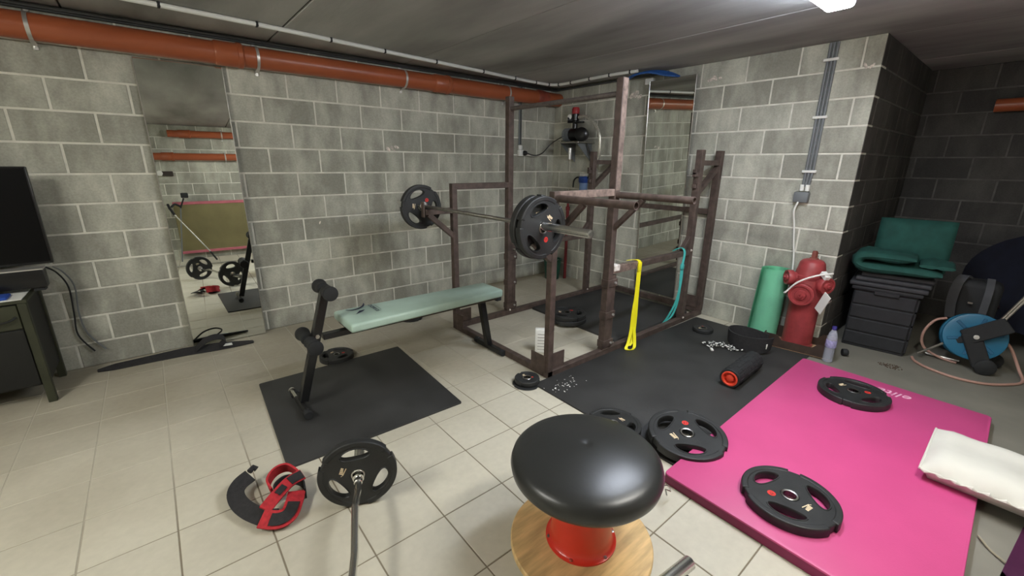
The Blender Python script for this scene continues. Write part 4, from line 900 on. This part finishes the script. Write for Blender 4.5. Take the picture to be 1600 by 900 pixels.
bm = B(); lathe(bm, [(0.0,0),(0.028,0.0),(0.03,0.01),(0.03,0.03),(0.022,0.04),(0.0,0.042)], 20, along((-0.0,0.0,0.03),(0.5,-0.85,0))); part('cap_body', bm, m_foam, t)
bpy.data.objects['chess_knob'].name = 'plastic_cap'

# ------------------------------------------------------------------ storage box with cushions, in the recess
ang = math.atan2(0.324-0.233, 0.402)
t = thing('storage_box', 'dark grey resin garden storage box in the dark recess', 'storage box', (0.24, -3.385, 0), (0,0,0.12))
m_res = mat('dark_resin', (36,37,40), 0.6, var=0.1, scale=20, bump=0.1, bscale=90)  # resin colour taken darker to carry the shade of the recess
bm = B(); b2(bm, (0.012,-0.412,0.0), (0.60,-0.008,0.50), 0.006, 1); part('box_body', bm, m_res, t)
for k in range(4):
    bm = B(); b2(bm, (0.0,-0.405,0.025+k*0.118), (0.016,-0.015,0.025+k*0.118+0.105), 0.005, 1); part('front_panel', bm, m_res, t)
    bm = B(); b2(bm, (0.02,-0.424,0.025+k*0.118), (0.59,-0.408,0.025+k*0.118+0.105), 0.005, 1); part('side_panel', bm, m_res, t)
bm = B(); b2(bm, (-0.015,-0.435,0.50), (0.62,0.01,0.535), 0.01, 2); part('lid', bm, m_res, t)
bm = B(); b2(bm, (-0.02,-0.30,0.475), (0.004,-0.14,0.505), 0.005, 1); part('latch', bm, m_res, t)
m_slab = mat('charcoal_slat', (50,50,53), 0.7, var=0.1, scale=18)
zz_ = 0.5365
for k in range(3):
    o = None; bm = B(); b2(bm, (-0.03+0.02*k,-0.455-0.01*k,0), (0.60,0.03-0.03*k,0.036), 0.012, 3)
    o = part('folded_seat_pad', bm, m_slab); o.location = (0.24,-3.385,zz_+0.0375*k); o.rotation_euler = (0,0,0.12+0.01*k)
    tag(o, ['charcoal flat pad lowest in the pile on the storage box lid', 'charcoal flat pad in the middle of the pile on the storage box', 'charcoal flat pad directly under the folded green cushion'][k], 'pad', 'flat pads on the storage box')
m_green = mat('green_fabric', (26,72,64), 0.85, var=0.12, scale=14, bump=0.12, bscale=220)  # fabric darkened, part of the recess shade is in this colour
t = thing('garden_cushion', 'folded dark green garden cushion on top of the flat pads', 'cushion', (0.24, -3.385, 0.653), (0,0,0.12))
def cushion_sheet(path, y0, y1, th):
    bm = B(); n = len(path); rows = []
    ys = [y0+(y1-y0)*j/10 for j in range(11)]
    up, dn = [], []
    for i in range(n):
        t_ = (path[min(i+1, n-1)]-path[max(i-1, 0)]).normalized(); nr = V((0,1,0)).cross(t_)
        a, b_ = [], []
        for j, y in enumerate(ys):
            e = min(j, 10-j)/1.6; e = min(1, e)**0.5 if e > 0 else 0.25
            ei = min(1, min(i, n-1-i)/2.0+0.3); puff = th/2*e*ei*(1+0.10*math.sin(i*1.3+j*0.9)-0.30*(j == 5)-0.22*(j in (2, 8)))
            a.append(bm.verts.new(path[i]+V((0,y,0))+nr*puff)); b_.append(bm.verts.new(path[i]+V((0,y,0))-nr*puff))
        up.append(a); dn.append(b_)
    for i in range(n-1):
        for j in range(10):
            bm.faces.new((up[i][j], up[i][j+1], up[i+1][j+1], up[i+1][j])); bm.faces.new((dn[i][j], dn[i+1][j], dn[i+1][j+1], dn[i][j+1]))
        for j, s in ((0, 0), (10, 1)): bm.faces.new((up[i][j], up[i+1][j], dn[i+1][j], dn[i][j]))
    for i in (0, n-1):
        for j in range(10): bm.faces.new((up[i][j], up[i][j+1], dn[i][j+1], dn[i][j]))
    return bm
# folded once: the fold is on the left (towards the wall), so build along y
def folded(t, fold_y, end_y, x0, x1, z0, th, end2=None):
    pth = [V((0, 0, 0))]; r_ = th*0.55
    lower = [V((end_y+(fold_y-end_y)*k/6, 0, z0+th/2+0.004*math.sin(k))) for k in range(7)]
    arc = [V((fold_y+r_*1.0*math.sin(a), 0, z0+th/2+r_-r_*math.cos(a))) for a in [PI*k/5 for k in range(1, 5)]]
    e2 = end2 if end2 is not None else end_y
    upper = [V((fold_y+(e2-fold_y)*k/6, 0, z0+th/2+2*r_+0.004*math.cos(k))) for k in range(7)]
    bm = cushion_sheet(lower+arc+upper, 0, x1-x0, th)
    # rotate so that path x -> y and sheet y -> x
    bmesh.ops.transform(bm, matrix=Matrix(((0,1,0,x0),(1,0,0,0),(0,0,1,0),(0,0,0,1))), verts=bm.verts)
    return bm
part('cushion_fold', folded(t, -0.03, -0.50, -0.06, 0.30, 0.0, 0.085, -0.34), m_green, t, smooth=70)
bm = B(); tube(bm, smoothpath([(-0.055,-0.47,0.04), (-0.062,-0.3,0.045), (-0.062,-0.05,0.045), (-0.06,0.02,0.09), (-0.062,-0.05,0.135), (-0.062,-0.32,0.138)], 6), 0.006, 6); part('piping', bm, m_green, t)
bm = cushion_sheet([V((0.0,0,0.10)), V((0.10,0,0.10)), V((0.20,0,0.105)), V((0.29,0,0.105))], -0.56, -0.36, 0.09); part('cushion_flap', bm, m_green, t, smooth=70)
t = thing('garden_cushion', 'dark green garden cushion standing upright behind the folded one', 'cushion', (0.56, -3.40, 0.66), (0,0,0.12))
bm = cushion_sheet([V((0,0,0.0)), V((-0.01,0,0.08)), V((0,0,0.18)), V((0.01,0,0.28)), V((0.02,0,0.36)), V((0.03,0,0.41))], -0.47, 0.0, 0.15); part('cushion_body', bm, m_green, t, smooth=70)

# ------------------------------------------------------------------ hose reel
t = thing('hose_reel', 'garden hose reel with bright blue drum and black frame on the recess floor', 'hose reel', (0.47, -4.13, 0))
c0 = V((0.47,-4.125,0.245)); dn = V((-0.93,-0.18,0.25)).normalized()
m_blue = mat('blue_drum', (24,94,124), 0.4, var=0.08); m_blk = m_foam  # drum blue deepened to paint in the dimness of the recess
bm = B(); lathe(bm, [(0.0,0.085),(0.05,0.085),(0.06,0.07),(0.15,0.075),(0.172,0.07),(0.176,0.060),(0.172,0.05),(0.06,0.05),(0.06,-0.05),(0.172,-0.05),(0.176,-0.06),(0.17,-0.07),(0.0,-0.07)], 48, along(c0, dn)); part('drum', bm, m_blue, t, world=True)
fr = frame_from(dn)
for k in range(6):
    a = k*PI/3+0.3; bm = B(); c = c0+dn*0.074+fr @ V((0.115*math.cos(a), 0.115*math.sin(a), 0)); box(bm, c, (0.07,0.022,0.008), 0.003, 1, rot=fr @ Matrix.Rotation(a, 3, 'Z')); part('drum_rib', bm, mat('deep_blue_plastic', (22,84,116), 0.5), t, world=True)
c1 = c0+dn*0.10
hup = V((0.02,-0.36,0.80)).normalized()
def prismbeam(a, b, w_, h_): bm = B(); beam(bm, a, b, h_, w_, 0.006, up=dn); return bm
part('frame_arm', prismbeam(c1+V((0,0.055,-0.02)), c1+V((0,-0.14,0.14)), 0.03, 0.115), m_blk, t, world=True)
part('frame_leg', prismbeam(c1+V((0,0.03,0.02)), V((c1.x-0.01,-4.22,0.06)), 0.03, 0.105), m_blk, t, world=True)
part('frame_brace', prismbeam(c1+V((0,0.0,-0.0)), V((c1.x+0.02,-3.99,0.17)), 0.03, 0.05), m_blk, t, world=True)
for dz in (0.0, 0.04):
    bm = B(); tube(bm, [c1+V((0,-0.08,0.09+dz)), V((c1.x+0.02,-4.34,0.68+dz))], 0.010, 10); part('handle_tube', bm, m_satin, t, world=True)
bm = B(); tube(bm, [V((c1.x,-3.99,0.17)), V((c1.x,-3.87,0.045)), V((c1.x+0.12,-3.90,0.02)), V((c1.x+0.12,-4.1,0.02))], 0.009, 8); part('stand_tube', bm, m_satin, t, world=True)
bm = B(); lathe(bm, [(0.0,-0.03),(0.045,-0.03),(0.06,-0.02),(0.06,0.02),(0.045,0.03),(0.0,0.03)], 24, along((c1.x+0.0,-4.235,0.061), (-0.9,-0.3,0))); part('wheel', bm, m_blk, t, world=True)
bm = B(); lathe(bm, [(0.0,-0.03),(0.045,-0.03),(0.06,-0.02),(0.06,0.02),(0.045,0.03),(0.0,0.03)], 24, along((c1.x+0.22,-4.26,0.061), (-0.9,-0.3,0))); part('wheel', bm, m_blk, t, world=True)
bm = B(); lathe(bm, [(0.016,0.115),(0.016,0.125),(0,0.127)], 16, along(c0, dn)); part('hub_cap', bm, m_zinc, t, world=True)
m_hose = mat('pink_beige_hose', (176,138,124), 0.45, var=0.06)
bm = B(); tube(bm, smoothpath([(0.33,-3.845,0.012), (0.24,-3.88,0.011), (0.16,-3.97,0.011), (0.11,-4.12,0.011), (0.15,-4.26,0.011), (0.27,-4.37,0.011), (0.40,-4.43,0.014), (0.52,-4.40,0.06), (0.53,-4.33,0.20), (0.50,-4.27,0.27)], 8), 0.0095, 10); o = part('garden_hose', bm, m_hose); tag(o, 'pinkish garden hose running from the reel across the recess floor', 'hose')
bm = B(); tube(bm, smoothpath([(0.50,-3.96,0.34), (0.46,-3.90,0.31), (0.44,-3.86,0.2), (0.47,-3.88,0.08), (0.48,-3.98,0.02), (0.46,-4.09,0.012)], 8), 0.0095, 10); o = part('garden_hose', bm, m_hose); tag(o, 'short loose end of pinkish hose looping out of the blue drum', 'hose')

# dark things at the right edge
t = thing('folding_chair', 'dark navy round-backed padded camping chair in the dark recess, right edge', 'chair', (1.3, -4.5, 0))
m_navy = mat('navy_fabric', (13,17,34), 0.9, var=0.15, scale=12, bump=0.1)
def shell(c, n_, rx, rz, depth, th):
    bm = B(); f = frame_from(V(n_)); rings = []
    for side_ in (0, 1):
        for i in range(9):
            q = i/8; q = q if side_ == 0 else 1-q
            rg = []
            for k in range(36):
                a = 2*PI*k/36; p = V((rx*q*math.cos(a), rz*q*math.sin(a), depth*(q*q) - (th if side_ else 0)))
                rg.append(bm.verts.new(V(c)+f @ p))
            rings.append(rg)
    for A, Bq in zip(rings, rings[1:]):
        for k in range(36): bm.faces.new((A[k], A[(k+1) % 36], Bq[(k+1) % 36], Bq[k]))
    bmesh.ops.remove_doubles(bm, verts=bm.verts, dist=0.0005); return bm
part('padded_shell', shell((1.45,-4.47,0.52), (-0.95,-0.1,0.35), 0.56, 0.44, 0.16, 0.04), m_navy, t, world=True, smooth=60)
for s in (-1, 1):
    bm = B(); tube(bm, [(1.18,-4.5+s*0.36,0.013), (1.60,-4.5+s*0.30,0.62)], 0.012, 10); part('leg', bm, m_blackpaint, t, world=True)
    bm = B(); tube(bm, [(1.62,-4.5+s*0.36,0.013), (1.18,-4.5+s*0.30,0.36)], 0.012, 10); part('leg', bm, m_blackpaint, t, world=True)
t = thing('backpack', 'black and grey backpack standing behind the blue hose reel', 'bag', (0.82, -4.03, 0))
bm = B(); b2(bm, (0.74,-4.20,0.0), (0.95,-3.93,0.62), 0.06, 4); part('bag_body', bm, m_foam, t, world=True)
bm = B(); ribbon(bm, smoothpath([(0.73,-3.96,0.30), (0.70,-3.945,0.45), (0.71,-3.95,0.58), (0.77,-3.97,0.64), (0.84,-3.99,0.62)], 5), (0.0,0.03,0.0), 0.02); part('shoulder_strap', bm, mat('grey_padding', (72,73,76), 0.8), t, world=True)
bm = B(); ribbon(bm, smoothpath([(0.735,-4.12,0.15), (0.70,-4.13,0.35), (0.72,-4.13,0.55), (0.80,-4.12,0.64)], 5), (0.0,0.022,0.0), 0.016); p = part('shoulder_strap', bm, MATS['grey_padding'], t, world=True)
for z in (0.22, 0.34, 0.45):
    bm = B(); box(bm, (0.695,-4.05,z), (0.012,0.03,0.016), 0.003, 1); part('buckle', bm, m_satin, t, world=True)
# grit around the old floor drain
t = thing('floor_grit', 'small patch of rusty grit on the grey floor between the box and the pink mat', 'debris', (0.0, -3.77, 0), kind='stuff') if False else None
bm = B(); rg = random.Random(3)
for k in range(70):
    a = rg.random()*2*PI; q = rg.random()**0.6*0.075; r_ = rg.uniform(0.002, 0.006)
    bmesh.ops.create_icosphere(bm, subdivisions=1, radius=r_, matrix=Matrix.Translation((-0.0+q*math.cos(a)*0.7, -3.77+q*math.sin(a), r_*0.4)))
o = part('floor_grit', bm, mat('rusty_grit', (84,70,58), 0.9, var=0.3, scale=80)); tag(o, 'patch of dark rusty grit on the floor in front of the storage box', 'debris', kind='stuff')

# ------------------------------------------------------------------ white pillow, purple cloth, twig
t = thing('pillow', 'white contoured foam pillow overhanging the right corner of the pink mat', 'pillow', (-1.33, -4.45, 0.052))
bm = B(); nx, ny = 14, 22; xa, xb, ya, yb = -1.585, -1.08, -4.82, -4.135; top, bot = [], []
for j in range(ny+1):
    rt, rb = [], []
    for i in range(nx+1):
        u, v_ = i/nx, j/ny; x = xa+(xb-xa)*u; y = ya+(yb-ya)*v_
        e = min(1, min(u, 1-u)*9)**0.5 * min(1, min(v_, 1-v_)*10)**0.5
        h = 0.085+0.030*math.cos((u-0.22)*PI*2)*0.6 + 0.004*math.sin(v_*40)*(1 if u < 0.1 else 0)
        rt.append(bm.verts.new((x, y, 0.108+(h-0.045)*e+0.003*math.sin(v_*22)))); eb = min(1, min(u, 1-u)*22, min(v_, 1-v_)*30)**0.5; rb.append(bm.verts.new((x, y, 0.108-0.054*eb)))
    top.append(rt); bot.append(rb)
for j in range(ny):
    for i in range(nx):
        bm.faces.new((top[j][i], top[j][i+1], top[j+1][i+1], top[j+1][i])); bm.faces.new((bot[j][i], bot[j+1][i], bot[j+1][i+1], bot[j][i+1]))
for j in range(ny):
    for i in (0, nx): bm.faces.new((top[j][i], top[j+1][i], bot[j+1][i], bot[j][i]))
for i in range(nx):
    for j in (0, ny): bm.faces.new((top[j][i], top[j][i+1], bot[j][i+1], bot[j][i]))
m_pil = mat('white_pillow_cover', (208,206,196), 0.85, var=0.03, bump=0.05, bscale=160)
part('cushion_core', bm, m_pil, t, world=True, smooth=60)
bm = B(); tube(bm, [(xa-0.004, ya+(yb-ya)*k/40, 0.108+0.004*math.sin(k*1.9)) for k in range(41)], [0.004+0.007*(k % 3 == 0) for k in range(41)], 8); tube(bm, [(xa+(xb-xa)*k/10, yb+0.003, 0.108) for k in range(11)], 0.005, 8); part('seam', bm, m_pil, t, world=True)
t = thing('purple_cloth', 'crumpled dark magenta cloth on the floor at the bottom right corner', 'cloth', (-1.75, -4.56, 0))
bm = B(); rows = []; rg = random.Random(11)
for i in range(13):
    rr_ = []
    for j in range(13):
        u, v_ = i/12, j/12; x = -1.96+0.42*u; y = -4.80+0.37*v_-0.05*u
        e = min(1, 4*min(u, 1-u, v_, 1-v_)); rr_.append(bm.verts.new((x, y, 0.006+0.055*e*(0.55+0.45*math.sin(5*u+7*v_+1))+0.012*e*rg.random())))
    rows.append(rr_)
for i in range(12):
    for j in range(12): bm.faces.new((rows[i][j], rows[i+1][j], rows[i+1][j+1], rows[i][j+1]))
bmesh.ops.solidify(bm, geom=bm.faces[:], thickness=0.004)
part('cloth_sheet', bm, mat('magenta_fabric', (92,36,76), 0.8, var=0.1), t, world=True, smooth=50)
bm = B(); tube(bm, smoothpath([(-1.765,-4.36,0.008), (-1.80,-4.375,0.014), (-1.83,-4.40,0.008), (-1.87,-4.44,0.012)], 5), [0.004]*15+[0.003], 6); o = part('rubber_strip', bm, mat('beige_strip', (150,142,122), 0.8)); tag(o, 'short beige strip on the tiles between the pink mat and the purple cloth', 'strip')

# ------------------------------------------------------------------ left: cabinet, television, soundbar
t = thing('metal_cabinet', 'low olive green metal cabinet standing at the left edge by the back wall', 'cabinet', (-5.4, -0.3, 0))
m_olive = mat('olive_paint', (48,50,35), 0.5, var=0.12, scale=8); m_dark = mat('dark_door', (16,17,16), 0.55, var=0.08)
b = (-5.95, -0.50, -4.875, -0.06)
bm = B(); b2(bm, (b[0],b[1],0.12), (b[2],b[3],0.66), 0.004, 1); part('cabinet_body', bm, m_dark, t, world=True)
bm = B(); b2(bm, (b[0]-0.01,b[1]-0.02,0.655), (b[2]+0.015,b[3],0.675), 0.003, 1); part('cabinet_top', bm, m_olive, t, world=True)
for x in (b[0]+0.01, b[2]-0.01):
    for y in (b[1]-0.0, b[3]-0.02):
        bm = B(); beam(bm, (x,y,0.0), (x,y,0.655), 0.04); part('leg', bm, m_olive, t, world=True)
bm = B(); b2(bm, (b[0]+0.03,b[1]-0.012,0.50), (b[2]-0.035,b[1],0.645), 0.003, 1); p = part('drawer', bm, m_olive, t, world=True)
bm = B(); tube(bm, smoothpath([(-5.12,-0.515,0.575), (-5.09,-0.535,0.56), (-5.02,-0.538,0.552), (-4.95,-0.535,0.56), (-4.925,-0.515,0.575)], 4), 0.006, 8); part('drawer_handle', bm, m_dark, p, world=True)
bm = B(); b2(bm, (b[0]+0.03,b[1]-0.008,0.13), (b[2]-0.035,b[1],0.49), 0.003, 1); part('door', bm, m_dark, t, world=True)
bm = B(); b2(bm, (-5.5,-0.515,0.6755), (-4.88,-0.20,0.679)); o = part('paper_sheet', bm, m_white); tag(o, 'white sheet on the cabinet top under the television', 'paper')
bm = B(); b2(bm, (-5.28,-0.49,0.68), (-4.94,-0.37,0.70), 0.009, 3)
for v in bm.verts: v.co.z += 0.006*math.sin(v.co.x*23)
o = part('blue_cloth', bm, mat('blue_fabric', (34,72,158), 0.8)); tag(o, 'blue folded cloth on the cabinet top at the left edge', 'cloth')
t = thing('soundbar', 'long black soundbar with silver top edge under the television', 'speaker', (-5.3, -0.32, 0.68))
bm = B(); b2(bm, (-5.78,-0.345,0.70), (-4.785,-0.25,0.812), 0.006, 2); part('speaker_body', bm, m_blackpaint, t, world=True)
for x in (-5.6, -4.85):
    bm = B(); b2(bm, (x,-0.33,0.6795), (x+0.05,-0.26,0.70)); part('rubber_foot', bm, m_foam, t, world=True)
bm = B(); b2(bm, (-5.78,-0.35,0.812), (-4.783,-0.245,0.821), 0.002, 1); part('silver_edge', bm, m_zinc, t, world=True)
t = thing('television', 'black flat-screen television on the cabinet at the left edge', 'television', (-5.3, -0.2, 0.68))
bm = B(); b2(bm, (-5.78,-0.235,0.83), (-4.745,-0.195,1.43), 0.006, 2); part('screen_case', bm, m_blackpaint, t, world=True)
bm = B(); b2(bm, (-5.77,-0.2375,0.845), (-4.755,-0.235,1.42)); part('screen_panel', bm, mat('screen', (6,6,8), 0.3, var=0, spec=0.2), t, world=True)
bm = B(); b2(bm, (-5.32,-0.20,0.68), (-5.20,-0.14,0.86), 0.004, 1); b2(bm, (-5.5,-0.24,0.6795), (-5.0,-0.10,0.69), 0.003, 1); part('stand', bm, m_foam, t, world=True)
for k, (lab, dx, mm) in enumerate((('grey cable hanging down the wall beside the television', 0.0, m_foam), ('thin pale cable looping down the wall behind the cabinet', 0.05, m_grey))):
    bm = B(); tube(bm, smoothpath([(-4.79+dx*0.6,-0.20,0.80), (-4.76+dx*0.6,-0.12,0.74), (-4.735+dx*0.6,-0.06,0.62), (-4.75+dx*0.5,-0.035,0.42), (-4.76+dx,-0.03,0.26), (-4.70+dx*1.2,-0.03,0.12)], 6), 0.005, 7); o = part('hanging_cable', bm, mm); tag(o, lab, 'cable')

# ------------------------------------------------------------------ things behind the camera, seen in the left mirror
t = thing('gym_mat', 'olive mat with pink edges leaning on the wall behind, seen in the left mirror', 'mat', (-3.3, YR+0.1, 0))
bm = B(); box(bm, (-3.30, YR+0.10, 0.58), (1.95, 0.04, 0.92), 0.006, 1, rot=Matrix.Rotation(math.radians(-5), 3, 'X')); part('mat_panel', bm, mat('olive_vinyl', (118,110,74), 0.7, var=0.1, scale=3), t, world=True)
for z, y in ((1.03, 0.142), (0.135, 0.064)):
    bm = B(); box(bm, (-3.30, YR+y, z), (1.96, 0.05, 0.05), 0.006, 1, rot=Matrix.Rotation(math.radians(-5), 3, 'X')); part('pink_edge', bm, mat('faded_pink', (182,100,112), 0.6), t, world=True)
t = thing('crutch', 'upright grey forearm crutch with black cuff by the wall behind, in the left mirror', 'crutch', (-4.2, YR+0.3, 0))
bm = B(); tube(bm, [(-4.30,YR+0.32,0.0), (-4.17,YR+0.26,0.95)], 0.011, 10); part('shaft', bm, m_grey, t, world=True)
bm = B(); tube(bm, [(-4.17,YR+0.26,0.95), (-4.10,YR+0.24,1.12)], 0.013, 10); box(bm, (-4.08,YR+0.24,1.17), (0.11,0.05,0.09), 0.015, 2); tube(bm, smoothpath([(-4.17,YR+0.26,0.98), (-4.24,YR+0.28,1.02), (-4.30,YR+0.30,0.97)], 4), 0.018, 8); part('cuff_and_grip', bm, m_foam, t, world=True)
t = thing('crutch', 'slanting shiny forearm crutch crossing the olive mat, in the left mirror', 'crutch', (-4.1, YR+0.4, 0))
bm = B(); tube(bm, [(-4.27,YR+0.38,0.84), (-3.86,YR+0.50,0.16)], 0.011, 10); part('shaft', bm, m_chrome, t, world=True)
bm = B(); tube(bm, [(-4.27,YR+0.38,0.84), (-4.32,YR+0.34,0.95), (-4.34,YR+0.26,1.02)], 0.02, 8); tube(bm, [(-3.86,YR+0.50,0.16), (-3.78,YR+0.52,0.0)], 0.015, 8); part('grip', bm, m_foam, t, world=True)
t = thing('wall_lamp', 'small wall lamp on the wall behind, seen at the edge of the left mirror', 'lamp', (-4.3, YR+0.05, 1.55))
bm = B(); box(bm, (-4.26,YR+0.035,1.555), (0.16,0.05,0.08), 0.006, 1); part('lamp_box', bm, mat('brown_plastic', (50,42,36), 0.5), t, world=True)
bm = B(); lathe(bm, [(0.05,0),(0.055,0.02),(0.045,0.06),(0,0.07)], 20, along((-4.37,YR+0.0,1.56),(0,1,0))); part('lamp_globe', bm, m_white, t, world=True)
t = thing('barbell', 'bare straight barbell on the floor behind, seen in the left mirror', 'barbell', (-3.8, -4.85, 0))
bm = B(); tube(bm, [(-4.9,-4.80,0.026), (-2.9,-4.72,0.026)], 0.014, 12); part('shaft', bm, m_satin, t, world=True)
for x, y in ((-4.9,-4.80), (-2.9,-4.72)):
    bm = B(); tube(bm, [(x-0.2,y,0.026), (x+0.2,y,0.026)], 0.025, 16); part('sleeve', bm, m_chrome, t, world=True)
